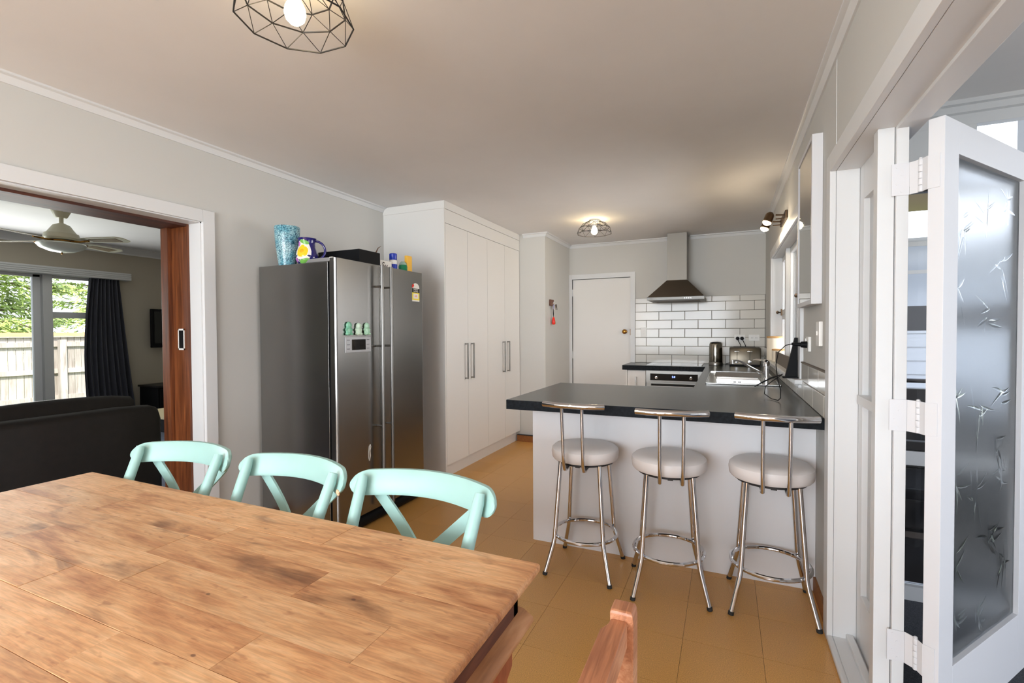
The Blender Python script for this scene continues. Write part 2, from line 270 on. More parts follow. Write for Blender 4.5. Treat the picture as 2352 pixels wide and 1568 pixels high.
class MB:
    def __init__(s): s.v = []; s.f = []

    def add(s, vs, fs):
        n = len(s.v); s.v += [Vector(v) for v in vs]; s.f += [tuple(i + n for i in f) for f in fs]; return s

    def box(s, x0, x1, y0, y1, z0, z1):
        vs = [(x, y, z) for z in (z0, z1) for y in (y0, y1) for x in (x0, x1)]
        return s.add(vs, [(0, 2, 3, 1), (4, 5, 7, 6), (0, 1, 5, 4), (2, 6, 7, 3), (0, 4, 6, 2), (1, 3, 7, 5)])

    def obox(s, o, a, b, c):
        """box from corner o along vectors a, b, c"""
        o, a, b, c = map(Vector, (o, a, b, c))
        vs = [o, o + a, o + b, o + a + b, o + c, o + a + c, o + b + c, o + a + b + c]
        return s.add(vs, [(0, 2, 3, 1), (4, 5, 7, 6), (0, 1, 5, 4), (2, 6, 7, 3), (0, 4, 6, 2), (1, 3, 7, 5)])

    def tube(s, pts, r, seg=10, closed=False, cap=True):
        pts = [Vector(p) for p in pts]; n = len(pts); rr = r if hasattr(r, '__len__') else [r] * n
        ax = None; rings = []
        for i, p in enumerate(pts):
            if closed: t = (pts[(i + 1) % n] - pts[i - 1]).normalized()
            else:
                a = pts[max(0, i - 1)]; b = pts[min(n - 1, i + 1)]; t = (b - a).normalized()
            if ax is None:
                ax = t.orthogonal().normalized()
            ax = (ax - t * ax.dot(t))
            ax = ax.normalized() if ax.length > 1e-6 else t.orthogonal().normalized()
            bi = t.cross(ax)
            rings.append([p + (ax * math.cos(2 * PI * k / seg) + bi * math.sin(2 * PI * k / seg)) * rr[i] for k in range(seg)])
        vs = [v for ring in rings for v in ring]; fs = []
        for i in range(n if closed else n - 1):
            a = i * seg; b = ((i + 1) % n) * seg
            for k in range(seg):
                k2 = (k + 1) % seg; fs.append((a + k, a + k2, b + k2, b + k))
        if cap and not closed:
            fs.append(tuple(range(seg))[::-1]); fs.append(tuple((n - 1) * seg + k for k in range(seg)))
        return s.add(vs, fs)

    def lathe(s, prof, c=(0, 0, 0), seg=32, axis=2, cap=True):
        c = Vector(c); vs = []; fs = []
        for r, h in prof:
            for k in range(seg):
                a = 2 * PI * k / seg; x = r * math.cos(a); y = r * math.sin(a)
                p = (x, y, h) if axis == 2 else ((h, x, y) if axis == 0 else (y, h, x))
                vs.append(c + Vector(p))
        for i in range(len(prof) - 1):
            for k in range(seg):
                k2 = (k + 1) % seg; fs.append((i * seg + k, i * seg + k2, (i + 1) * seg + k2, (i + 1) * seg + k))
        if cap:
            fs.append(tuple(range(seg))[::-1]); fs.append(tuple((len(prof) - 1) * seg + k for k in range(seg)))
        return s.add(vs, fs)

    def prism(s, poly, axis, lo, hi):
        """extrude 2D polygon along axis (0,1,2); poly coordinates are the two other axes in order"""
        def P(p, t):
            return (t, p[0], p[1]) if axis == 0 else ((p[0], t, p[1]) if axis == 1 else (p[0], p[1], t))
        n = len(poly); vs = [P(p, lo) for p in poly] + [P(p, hi) for p in poly]
        fs = [tuple(range(n))[::-1], tuple(range(n, 2 * n))] + [(i, (i + 1) % n, n + (i + 1) % n, n + i) for i in range(n)]
        return s.add(vs, fs)

    def sweep(s, secs):
        """join equal-length cross sections (lists of points)"""
        n = len(secs[0]); vs = [p for q in secs for p in q]; fs = []
        for i in range(len(secs) - 1):
            for k in range(n):
                k2 = (k + 1) % n; fs.append((i * n + k, i * n + k2, (i + 1) * n + k2, (i + 1) * n + k))
        fs.append(tuple(range(n))[::-1]); fs.append(tuple((len(secs) - 1) * n + k for k in range(n)))
        return s.add(vs, fs)

    def build(s, name, mat, parent=None, loc=None, bevel=0.0, bseg=2, smooth=True, angle=35, xf=None):
        me = bpy.data.meshes.new(name)
        L0 = Vector(LOC.get(parent.name, (0, 0, 0))) if parent else Vector(loc or (0, 0, 0))
        vs = [(xf @ v if xf else v) - L0 for v in s.v]
        me.from_pydata(vs, [], s.f)
        bm = bmesh.new(); bm.from_mesh(me); bmesh.ops.recalc_face_normals(bm, faces=bm.faces)
        if bevel:
            es = [e for e in bm.edges if len(e.link_faces) == 2 and e.calc_face_angle(0) > math.radians(30)]
            bmesh.ops.bevel(bm, geom=es, offset=bevel, segments=bseg, affect='EDGES', clamp_overlap=True, profile=0.5)
        bm.to_mesh(me); bm.free()
        if smooth:
            for p in me.polygons: p.use_smooth = True
            me.set_sharp_from_angle(angle=math.radians(angle))
        me.materials.append(mat)
        o = bpy.data.objects.new(name, me); COL.objects.link(o)
        if bevel and smooth: weighted(o)
        if parent: o.parent = parent; LOC[o.name] = L0
        else: o.location = L0; LOC[o.name] = L0
        return o


LOC = {}


def weighted(o):
    w = o.modifiers.new('WeightedNormal', 'WEIGHTED_NORMAL'); w.keep_sharp = True; w.weight = 100




def thing(name, label, cat, loc=(0, 0, 0), group=None, kind=None):
    o = bpy.data.objects.new(name, None); COL.objects.link(o); o.empty_display_size = 0.1
    o.location = loc; LOC[o.name] = Vector(loc)
    if label: o['label'] = label
    if cat: o['category'] = cat
    if group: o['group'] = group
    if kind: o['kind'] = kind
    return o


def tag(o, label=None, cat=None, group=None, kind=None):
    if label: o['label'] = label
    if cat: o['category'] = cat
    if group: o['group'] = group
    if kind: o['kind'] = kind
    return o


def bx(*a): return MB().box(*a)


def dup(root, loc=None, rotz=None, label=None):
    r = root.copy(); COL.objects.link(r)
    if loc is not None: r.location = loc
    if rotz is not None: r.rotation_euler = (0, 0, rotz)
    if label: r['label'] = label

    def rec(a, b):
        for ch in list(a.children):
            c = ch.copy(); COL.objects.link(c); c.parent = b; rec(ch, c)
    rec(root, r)
    return r


def text(body, size, parent, mat, loc, rot, name='lettering', ext=0.0003, align='CENTER'):
    cu = bpy.data.curves.new(name, 'FONT'); cu.body = body; cu.size = size; cu.extrude = ext; cu.align_x = align; cu.align_y = 'CENTER'
    cu.materials.append(mat)
    tmp = bpy.data.objects.new(name + '_curve', cu); COL.objects.link(tmp)
    bpy.context.view_layer.update()
    me = bpy.data.meshes.new_from_object(tmp.evaluated_get(bpy.context.evaluated_depsgraph_get()))
    bpy.data.objects.remove(tmp)
    me.name = name
    o = bpy.data.objects.new(name, me); COL.objects.link(o); o.parent = parent
    o.location = Vector(loc) - Vector(LOC.get(parent.name, (0, 0, 0))); o.rotation_euler = rot
    LOC[o.name] = Vector(loc)
    return o


def struct(name, mb, mat, label=None, **kw):
    o = mb.build(name, mat, **kw); o['kind'] = 'structure'
    if label: o['label'] = label
    return o


# ---------------------------------------------------------------- the setting
XL, XR, YB, ZC = -2.871, 0.407, 6.136, 2.426
YJ = 2.331          # kitchen-side jamb of the sunroom opening
fl = thing('floor', 'cork tiled kitchen floor', None, kind='structure')
bx(XL - .02, XR + .02, -3.4, YB, -.06, -.0035).build('subfloor', m_gap, fl, smooth=False)
tile_mesh = None
xs = [-0.762 + 0.3 * k for k in range(-7, 4)]
for i in range(len(xs)):
    for j in range(-6, 14):
        x0 = xs[i]; x1 = x0 + .3; y0 = 2.1 + .3 * (j - 1); y1 = y0 + .3
        x0c, x1c, y1c = max(x0, XL), min(x1, XR), min(y1, YB)
        if x1c - x0c < .01 or y1c - y0 < .01: continue
        if x0c == x0 and x1c == x1 and y1c == y1:
            if tile_mesh is None:
                bx(.0006, .2994, .0006, .2994, -.004, 0).build('cork_tile', m_cork, fl, smooth=False); tile_mesh = bpy.data.objects['cork_tile'].data
                o = bpy.data.objects['cork_tile']
            else:
                o = bpy.data.objects.new('cork_tile', tile_mesh); COL.objects.link(o); o.parent = fl
            o.location = (x0, y0, 0)
        else:
            bx(x0c + .0006, x1c - .0006, y0 + .0006, y1c - .0006, -.004, 0).build('cork_tile', m_cork, fl, smooth=False)
bx(XL, XR, -3.4, 0, -.004, 0).build('cork_sheet', m_cork, fl, smooth=False)

struct('ceiling', bx(XL - .02, XR + .06, -3.46, YB + .1, ZC, ZC + .1), m_ceil, 'plain off-white painted ceiling of the kitchen', smooth=False)
# left wall with the wide opening to the living room
wl_ = MB()
OY0, OY1, OZ = -0.05, 1.876, 1.957
wl_.box(-3.16, XL, OY1, 5.196, 0, ZC).box(-3.16, XL, -3.4, OY0, 0, ZC).box(-3.16, XL, OY0, OY1, OZ, ZC)
struct('wall_left', wl_, m_wall, 'pale grey wall behind the fridge with a wide opening', smooth=False)
# block wall beside the pantry cupboards
struct('wall_inner', bx(-3.16, -1.901, 5.2, YB, 0, ZC), m_wall, 'short pale grey return wall with the key rack', smooth=False)
# back wall with door hole
wb_ = MB().box(-1.901, -1.862, YB, YB + .12, 0, ZC).box(-1.10, XR + .12, YB, YB + .12, 0, ZC).box(-1.862, -1.10, YB, YB + .12, 1.974, ZC)
struct('wall_back', wb_, m_wall, 'pale grey end wall of the kitchen with door and tiles', smooth=False)
# right wall: window opening y 3.28-5.2, z 1.03-1.972, doorway y -.6..YJ, z<1.936
WY0, WY1, WZ0, WZ1 = 3.28, 5.20, 1.03, 1.975
wr_ = MB().box(XR, XR + .12, YJ + .008, WY0, 0, ZC).box(XR, XR + .12, WY1, YB + .12, 0, ZC).box(XR, XR + .12, WY0, WY1, 0, WZ0).box(XR, XR + .12, WY0, WY1, WZ1, ZC)
wr_.box(XR, XR + .12, -3.4, YJ + .008, 1.95, ZC).box(XR, XR + .12, -3.4, -.6, 0, 1.95)
struct('wall_right', wr_, m_wall, 'pale grey wall on the window and sunroom side', smooth=False)
struct('wall_rear', MB().box(-3.16, -2.7, -3.52, -3.4, 0, ZC).box(.1, XR + .12, -3.52, -3.4, 0, ZC).box(-2.7, .1, -3.52, -3.4, 0, .5).box(-2.7, .1, -3.52, -3.4, 2.37, ZC), m_wall, 'wall behind the viewer with a wide opening added for the fill light', smooth=False)  # out of view; the gap is made to let the rear fill in


def cornice(name, p0, p1, n, n0=0, n1=0, mat=m_white, z=ZC, w=.042, h=.042, label=None):
    """cove trim from p0 to p1 (xy), projecting along n; n0, n1 lengthen the ceiling edge at each end for mitres"""
    p0, p1, n = Vector(p0), Vector(p1), Vector(n); d = (p1 - p0).normalized(); secs = []
    prof = [(0, 0), (0, -h), (.009, -h), (.012, -h * .8), (w * .55, -h * .32), (w * .85, -.012), (w, -.010), (w, 0)]
    for p, e in ((p0, -n0), (p1, n1)):
        secs.append([Vector((*(p + n * u + d * (e * u)), z + v)) for u, v in prof])
    return struct(name, MB().sweep(secs), mat, label, angle=20)


cornice('trim_1', (XL, -3.4), (XL, 3.55), (1, 0), label='white ceiling cornice along the left wall')
cornice('trim_2', (-2.17, 5.2), (-1.901, 5.2), (0, -1), n1=1, label='white cornice above the short wall beside the pantry')
cornice('trim_3', (-1.901, 5.2), (-1.901, YB), (1, 0), n0=1, n1=-1, label='white cornice above the key rack wall')
cornice('trim_4', (-1.901, YB), (-.655, YB), (0, -1), n0=-1, label='white cornice above the internal door')
cornice('trim_5', (-.395, YB), (XR, YB), (0, -1), n1=-1, label='white cornice right of the range hood flue')
cornice('trim_6', (XR, -3.4), (XR, YB), (-1, 0), n1=-1, label='white cornice along the window wall')
# thin sheet joint above the sunroom opening
struct('trim_7', bx(XR - .0015, XR + .001, YJ - .001, YJ + .0015, 2.02, ZC - .04), m_white, 'fine vertical joint in the wall above the opening', smooth=False)
# skirtings (cork coloured)
struct('baseboard_back', bx(-2.25, -1.901, 5.17, 5.2, 0, .075), m_corkb, 'brown cork skirting beside the pantry', smooth=False)
struct('trim_8', bx(-2.25, -1.901, 5.165, 5.2, .075, .082), m_blackm, 'thin dark bead on top of the cork skirting', smooth=False)
struct('baseboard_right', bx(XR - .012, XR, YJ + .09, 2.74, 0, .075), m_corkb, 'brown cork skirting beside the bench end', smooth=False)
struct('baseboard_left', bx(XL, XL + .012, OY1 + .08, 3.5, 0, .075), m_corkb, 'brown cork skirting behind the fridge', smooth=False)

# --- casing and lining of the living room opening
cs = thing('trim_9', 'white flat architrave around the living room opening', None, (XL, OY1, 0), kind='structure')
cw = .072
bx(XL - .002, XL + .018, OY1, OY1 + cw, 0, OZ + cw).build('side_casing', m_white, cs, bevel=.002)
bx(XL - .002, XL + .018, OY0, OY1, OZ, OZ + cw).build('head_casing', m_white, cs, bevel=.002)
bx(XL - .104, XL, OY1 - .008, OY1 + .001, 0, OZ).build('jamb_lining', m_white, cs)
bx(XL - .104, XL, OY0, OY1, OZ - .006, OZ + .001).build('head_lining', m_white, cs)
dl = thing('door_2', 'red-brown timber cavity sliding door edge and frame in the opening', None, (-3.0, OY1, 0), kind='structure')
bx(-3.125, XL - .106, OY1 - .02, OY1 + .01, 0, OZ).build('timber_jamb', m_dwood, dl, bevel=.002)
bx(-3.195, -3.126, OY1 - .045, OY1 + .01, 0, OZ).build('timber_stop', m_dwood, dl, bevel=.003)
bx(-3.195, XL - .106, OY0, OY1 - .02, OZ - .02, OZ + .01).build('timber_head', m_dark, dl, bevel=.002)
pl = MB().box(-3.075, -3.015, OY1 - .0235, OY1 - .0195, 1.19, 1.20).box(-3.075, -3.015, OY1 - .0235, OY1 - .0195, 1.31, 1.32).box(-3.075, -3.068, OY1 - .0235, OY1 - .0195, 1.19, 1.32).box(-3.022, -3.015, OY1 - .0235, OY1 - .0195, 1.19, 1.32)
fp = pl.build('flush_pull', m_wplast, dl)
bx(-3.07, -3.02, OY1 - .0215, OY1 - .0195, 1.20, 1.31).build('pull_recess', m_black, fp)

# --- internal door in the back wall
d1 = thing('door_1', 'flat white internal door with a brass knob', None, (-1.48, YB, 0), kind='structure')
bx(-1.858, -1.104, YB + .012, YB + .05, .006, 1.970).build('door_leaf', m_lam, d1, bevel=.002)
bx(-1.901, -1.862, YB - .016, YB + .06, 0, 2.036).build('left_casing', m_white, d1, bevel=.002)
bx(-1.10, -1.041, YB - .016, YB + .06, 0, 2.036).build('right_casing', m_white, d1, bevel=.002)
bx(-1.862, -1.10, YB - .016, YB + .06, 1.974, 2.036).build('head_casing', m_white, d1, bevel=.002)
bx(-1.862, -1.10, YB + .052, YB + .06, 0, 1.974).build('shadow_gap', m_gap, d1)
kn = MB().lathe([(.004, 0), (.026, -.002), (.028, -.006), (.012, -.010), (.010, -.022), (.022, -.030), (.030, -.042), (.028, -.054), (.018, -.062), (.004, -.064)], (-1.172, YB + .012, 1.285), 24, axis=1)
kn.build('door_knob', m_brass, d1)
bx(-1.106, -1.098, YB - .018, YB + .014, 1.24, 1.32).build('strike_plate', m_bronze, d1)
for z in (1.80, .98, .2):
    MB().tube([(-1.861, YB + .006, z - .045), (-1.861, YB + .006, z + .045)], .006, 8).build('hinge', m_white, d1)

# --- wall tiles
bx(-1.041, XR - .001, YB - .006, YB - .001, .9, 1.700).build('trim_10', m_grout)['kind'] = 'structure'
tl = thing('wall_tiles', 'glossy white brick-bond tiled splashback behind the hob', None, (-.3, YB, .9), kind='structure')
tm = {}


def wtile(x0, x1, z0, z1, parent=tl):
    key = (round(x1 - x0, 4), round(z1 - z0, 4))
    if key not in tm:
        o = bx(0, x1 - x0, 0, -.010, 0, z1 - z0).build('tile', m_tile, None, bevel=.0035, bseg=3); tm[key] = o.data
        COL.objects.unlink(o); bpy.data.objects.remove(o)
    o = bpy.data.objects.new('tile', tm[key]); COL.objects.link(o); o.parent = parent; weighted(o)
    o.location = Vector((x0, YB - .004, z0)) - LOC[parent.name]


th = .1058
for r in range(8):
    zt = 1.7 - .066 - th * (r - 1) if r else 1.7
    z1 = 1.7 if r == 0 else 1.634 - th * (r - 1)
    z0 = 1.634 - th * r
    if z0 < .9: z0 = .9
    off = -.905 if r % 2 == 1 else -.755
    xe = [-1.04] + [off + .3 * k for k in range(6) if -1.04 < off + .3 * k < XR - .01] + [XR - .003]
    for a, b in zip(xe[:-1], xe[1:]):
        if b - a > .012: wtile(a + .0016, b - .0016, z0 + .0016, z1 - .0016)
# right wall splashback: two rows, full length below the window
gr = bx(XR - .006, XR - .001, 2.42, YB - .012, .9, 1.105); gr.build('trim_11', m_grout)['kind'] = 'structure'
tr = thing('wall_tiles', 'two rows of glossy tiles on the window wall above the bench', None, (XR, 3, .9), kind='structure')
for r, (z0, z1, off) in enumerate(((.9, 1.002, 2.42 + .06), (1.002, 1.103, 2.42 + .21))):
    ye = [2.42] + [off + .3 * k for k in range(14) if 2.43 < off + .3 * k < YB - .02] + [YB - .012]
    for a, b in zip(ye[:-1], ye[1:]):
        if r == 1 and b > WY0 - .12 and a < WY1 + .12: b = min(b, WY0 - .10) if a < WY0 - .12 else b
        if r == 1 and a > WY0 - .12 and a < WY1 + .09: a = max(a, WY1 + .09)
        if b - a < .012: continue
        if r == 1 and (a + b) / 2 > WY0 - .1 and (a + b) / 2 < WY1 + .08: continue
        bx(XR - .013, XR - .003, a + .0014, b - .0014, z0 + .0014, z1 - .0014).build('tile', m_tile, tr, bevel=.0035, bseg=3)
struct('trim_12', bx(XR - .014, XR, 2.42, WY0 - .09, 1.103, 1.110), m_grout, 'thin dark top edge of the side splashback', smooth=False)

# --- kitchen window in the right wall
w1 = thing('window_1', 'white timber casement window above the sink', None, (XR, 4.2, WZ0), kind='structure')
MB().box(XR - .018, XR + .01, WY0 - .075, WY0, WZ0 - .03, WZ1 + .075).build('near_casing', m_white, w1, bevel=.002)
MB().box(XR - .018, XR + .01, WY1, WY1 + .09, WZ0 - .03, WZ1 + .075).build('far_casing', m_white, w1, bevel=.002)
MB().box(XR - .018, XR + .01, WY0, WY1, WZ1, WZ1 + .075).build('head_casing', m_white, w1, bevel=.002)
MB().box(XR - .05, XR + .07, WY0 - .13, WY1 + .12, WZ0 - .05, WZ0 - .022).box(XR - .03, XR, WY0 - .11, WY1 + .1, WZ0 - .072, WZ0 - .05).build('window_sill', m_white, w1, bevel=.006, bseg=3)
MB().box(XR, XR + .12, WY1 - .005, WY1, WZ0, WZ1).box(XR, XR + .12, WY0, WY0 + .005, WZ0, WZ1).box(XR, XR + .12, WY0, WY1, WZ1 - .004, WZ1).build('jamb_lining', m_white, w1)
fx0, fx1 = XR + .075, XR + .115


def sash(y0, y1, z0, z1, nm='sash'):
    s = MB(); t = .042
    s.box(fx0, fx1, y0, y0 + t, z0, z1).box(fx0, fx1, y1 - t, y1, z0, z1).box(fx0, fx1, y0 + t, y1 - t, z0, z0 + t).box(fx0, fx1, y0 + t, y1 - t, z1 - t, z1)
    o = s.build(nm, m_white, w1, bevel=.002)
    bx(fx0 + .018, fx0 + .022, y0 + t, y1 - t, z0 + t, z1 - t).build('pane', m_glass, o, smooth=False)
    return o


sash(WY1 - .56, WY1 - .006, 1.44, WZ1 - .006); sash(WY1 - .56, WY1 - .006, WZ0, 1.435)
sash(WY0 + .62, WY1 - .62, WZ0, WZ1 - .006)
sash(WY0 + .006, WY0 + .56, 1.44, WZ1 - .006); sash(WY0 + .006, WY0 + .56, WZ0, 1.435)
for y in (WY1 - .59, WY0 + .59):
    bx(XR + .045, fx1, y - .03, y + .03, WZ0, WZ1 - .004).build('mullion', m_white, w1, bevel=.002)
for y, z in ((WY1 - .03, 1.46), (WY0 + .56, 1.53)):
    MB().box(fx0 - .012, fx0, y - .02, y + .02, z - .03, z + .03).tube([(fx0 - .012, y, z), (fx0 - .04, y - .01, z), (fx0 - .05, y - .07, z + .004)], .006, 8).lathe([(.004, -.014), (.012, -.006), (.012, .006), (.004, .014)], (fx0 - .04, y - .01, z), 12).build('window_latch', m_bronze, w1)

# --- opening to the sunroom: white casing, lining, sidelight, post, raised sill
tj = thing('door_3', 'white frame of the opening to the sunroom with a glazed sidelight', None, (XR, YJ, 0), kind='structure')
bx(XR - .022, XR + .001, YJ, YJ + .075, 0, 2.01).build('side_casing', m_white, tj, bevel=.004)
bx(XR - .022, XR + .001, -2.7, YJ + .0, 1.936, 2.01).build('head_casing', m_white, tj, bevel=.004)
bx(XR + .0012, .487, YJ, YJ + .012, .02, 1.936).build('jamb_lining', m_white, tj)
bx(XR + .0012, .545, -.6, YJ, 1.936, 1.952).build('head_lining', m_white, tj, bevel=.001)
bx(.492, .56, -.6, YJ, 1.925, 1.937).build('head_stop', m_white, tj, bevel=.002)
bx(.53, .56, -3.4, YJ, 1.936, 2.0).build('outer_head', m_white, tj)
bx(XR - .0, .56, -.6, YJ, -.05, .024).build('sill', m_white, tj, bevel=.002)
bx(XR - .022, XR + .002, -.6, YJ + .02, 0, .024).build('sill_edge', m_white, tj, bevel=.008, bseg=3)
bx(.452, .478, 1.95, YJ, .024, .045).build('sill_bead', m_white, tj, bevel=.004)
# post at the end of the sidelight: inner face, groove, rebated outer face
bx(.445, .4895, 1.907, 1.952, .02, 1.936).build('post', m_white, tj, bevel=.0015)
bx(.4915, .523, 1.893, 1.952, .02, 1.936).build('post_rebate', m_white, tj, bevel=.0015)
sl = MB()
SY0, SY1 = 1.952, YJ
sl.box(.488, .522, SY0, SY0 + .05, .024, 1.936).box(.488, .522, SY1 - .06, SY1, .024, 1.936).box(.488, .522, SY0 + .05, SY1 - .06, .024, .24).box(.488, .522, SY0 + .05, SY1 - .06, 1.80, 1.936)
so = sl.build('sidelight_frame', m_white, tj, bevel=.002)
bx(.470, .522, SY0 + .05, SY1 - .06, 1.0, 1.035).build('transom', m_white, so, bevel=.002)
m_opal = mk('opal_sidelight_glass', srgb(232, 234, 236), .35, trans=.35, ior=1.3)
bx(.508, .513, SY0 + .05, SY1 - .06, .24, 1.0).build('pane', m_opal, so, smooth=False)
bx(.508, .513, SY0 + .05, SY1 - .06, 1.035, 1.80).build('pane', m_opal, so, smooth=False)

# ---------------------------------------------------------------- glazed door leaf with bamboo pattern
P0 = Vector((.586, 1.817, 0)); dd = Vector((.604, .797, 0)); nn = Vector((.797, -.604, 0)); T = .040
DW = .745
leaf = thing('door_4', 'white glazed door leaf folded open with a frosted bamboo-patterned pane', None, (P0.x, P0.y, .02), kind='structure')


def lb(s0, s1, z0, z1, off0=0.0, off1=T):
    """box in leaf coordinates: s along the leaf, off depth behind the visible face"""
    return MB().obox(P0 + dd * s0 - nn * off0 + Vector((0, 0, z0)), dd * (s1 - s0), -nn * (off1 - off0), (0, 0, z1 - z0))


lb(0, .098, .025, 1.92).build('stile', m_whited, leaf, bevel=.0015)
lb(.652, DW, .025, 1.92).build('stile', m_whited, leaf, bevel=.0015)
lb(.098, .652, 1.822, 1.92).build('top_rail', m_whited, leaf, bevel=.0015)
lb(.098, .652, .025, .245).build('bottom_rail', m_whited, leaf, bevel=.0015)
gb = MB()
for a in ((.098, .112, .245, 1.822), (.638, .652, .245, 1.822), (.112, .638, .245, .262), (.112, .638, 1.806, 1.822)):
    o_ = lb(*a, .020, .034); gb.add(o_.v, o_.f)
gb.build('glazing_bead', m_whited, leaf, bevel=.002)
pane = lb(.10, .65, .247, 1.820, .014, .019).build('pane', m_frost, leaf, smooth=False)
# embossed bamboo sprigs: raised lens-shaped leaves and thin canes on the pane
em = MB()


def sprig_leaf(s, z, ang, ln, wd):
    ca, sa = math.cos(ang), math.sin(ang); secs = []
    base = P0 - nn * .0138
    for t in (0.0, .12, .3, .5, .7, .88, 1.0):
        w = wd * math.sin(PI * min(1, t ** .75)) * .5 + .0004; bend = .10 * ln * t * t
        q = []
        for u, h in ((-1, 0), (-.5, .6), (0, 1), (.5, .6), (1, 0)):
            ss = s + (ln * t) * ca - (u * w + bend) * sa; zz = z + (ln * t) * sa + (u * w + bend) * ca
            q.append(base + dd * ss + Vector((0, 0, zz)) + nn * (.0012 * h * (w / wd * 2)))
        secs.append(q)
    vs = [p for q in secs for p in q]; fs = []
    for i in range(len(secs) - 1):
        for k in range(4): fs.append((i * 5 + k, i * 5 + k + 1, (i + 1) * 5 + k + 1, (i + 1) * 5 + k))
    em.add(vs, fs)


rs = random.Random(11)
sprigs = [(.17, 1.62, 1.0), (.14, 1.40, 1.1), (.34, 1.66, .9), (.53, 1.72, .7), (.50, 1.50, 1.0), (.38, 1.33, 1.2), (.13, 1.10, 1.2), (.33, 1.02, 1.2), (.52, 1.05, 1.2), (.47, .88, .7), (.15, .80, 1.0), (.30, .74, 1.1), (.52, .78, .7), (.14, .56, 1.0), (.42, .58, 1.1), (.55, .46, 1.0), (.16, .37, .8), (.34, .33, .6)]
for s_, z_, k_ in sprigs:
    n = rs.randint(5, 8)
    for j in range(n):
        a = rs.choice([rs.uniform(-2.3, -.8), rs.uniform(-.4, .5), rs.uniform(2.4, 3.7)])
        ln = rs.uniform(.05, .115) * k_
        ds, dz = rs.uniform(-.02, .02), rs.uniform(-.03, .03)
        e = s_ + ds + ln * math.cos(a)
        if .115 < e < .635 and .115 < s_ + ds < .635: sprig_leaf(s_ + ds, z_ + dz, a, ln, rs.uniform(.008, .015))
    for j in range(2):
        a = rs.uniform(1.35, 1.8); ln = rs.uniform(.09, .2) * k_
        sprig_leaf(min(.62, max(.125, s_ + rs.uniform(-.03, .03))), z_ - ln * .4, a, ln, .0045)
tag(em.build('bamboo_pattern', m_emboss, leaf, angle=60), 'embossed clear bamboo leaves', kind='stuff')
# wide painted hinges between post and leaf
for zc, nm in ((1.763, 'top'), (1.018, 'mid'), (.275, 'low')):
    h = thing('hinge', 'wide white-painted steel hinge at the %s of the frosted door' % {'top': 'head', 'mid': 'middle', 'low': 'foot'}[nm], 'hinge', (.54, 1.88, zc), group='hinges of the frosted door')
    z0, z1 = zc - .05, zc + .05
    kx, ky = .5445, 1.866
    MB().obox((.478, 1.8895, z0), (.045, 0, 0), (0, .0028, 0), (0, 0, z1 - z0)).obox((.523, 1.8895, z0), (kx - .523, ky - 1.8895, 0), (.0015, .0022, 0), (0, 0, z1 - z0)).build('fixed_flap', m_whited, h, bevel=.0006)
    e0 = P0 - nn * T - dd * .0028 + Vector((0, 0, z0))
    MB().obox(e0, nn * .030, dd * .0026, (0, 0, z1 - z0)).obox((kx, ky, z0), (e0.x - kx, e0.y - ky, 0), (.0015, .0022, 0), (0, 0, z1 - z0)).build('leaf_flap', m_whited, h, bevel=.0006)
    pin = MB()
    for k in range(5): pin.lathe([(.0062, z0 + .02 * k + .0006), (.0068, z0 + .02 * k + .002), (.0068, z0 + .02 * k + .018), (.0062, z0 + .02 * k + .0194)], (kx, ky, 0), 14)
    pin.lathe([(.002, z1 + .006), (.005, z1 + .004), (.0055, z1)], (kx, ky, 0), 14)
    pin.build('knuckle', m_whited, h)
    sc = MB()
    for dx, dz in ((.010, .038), (.022, .014), (.010, -.014), (.022, -.038)):
        sc.lathe([(.0035, 1.8885), (.0035, 1.8897)], (.482 + dx, 0, zc + dz), 8, axis=1)
    tag(sc.build('screw_heads', m_whited, h), kind='stuff')

# ---------------------------------------------------------------- sunroom shell
SFZ = -.04
struct('floor_sunroom', bx(.53, 3.7, -3.4, 3.05, SFZ - .1, SFZ), m_carpet, 'charcoal carpet of the sunroom', smooth=False)
struct('ceiling_sunroom', bx(.53, 3.72, -3.46, 3.0, 2.345, 2.40), m_ceil, 'white sunroom ceiling', smooth=False)
struct('trim_13', MB().box(.53, 3.7, 2.90, 2.94, 2.295, 2.345).box(.53, 3.7, 2.87, 2.90, 2.325, 2.345), m_white, 'white head moulding at the end of the sunroom', smooth=False)
w2 = thing('window_2', 'white-framed glazed end wall of the sunroom', None, (1.9, 2.95, 0), kind='structure')
YE = 2.95
f2 = [bx(.53, 3.7, YE - .02, YE + .03, SFZ, .035), bx(.53, 3.7, YE - .02, YE + .03, .625, .695)]
bx(.53, 3.7, YE - .03, YE + .03, SFZ, .03).build('bottom_rail', m_white, w2, bevel=.003)
bx(.53, 3.7, YE - .02, YE + .03, .625, .695).build('mid_rail', m_white, w2, bevel=.003)
bx(.53, 3.7, YE - .02, YE + .03, .70, .742).build('black_track', m_blackm, w2, bevel=.003)
bx(.53, 3.7, YE - .02, YE + .03, 1.285, 1.405).build('upper_rail', mk('grey_rail', srgb(126, 127, 132), .5), w2, bevel=.003)
bx(.53, 3.7, YE - .02, YE + .03, 1.955, 1.985).build('dark_transom', m_blackm, w2, bevel=.003)
bx(.53, 1.06, YE - .02, YE + .03, 1.99, 2.245).build('head_panel', m_white, w2)
bx(.53, 3.7, YE - .02, YE + .03, 2.245, 2.30).build('head_rail', m_white, w2, bevel=.002)
for x in (.53, 1.60, 2.6, 3.6):
    bx(x, x + .06, YE - .02, YE + .03, SFZ, 2.30).build('post', m_white, w2, bevel=.002)
for x0, x1 in ((.59, 1.60), (1.66, 2.6), (2.66, 3.6)):
    bx(x0, x1, YE, YE + .004, .035, 1.955).build('pane', m_glass, w2, smooth=False)
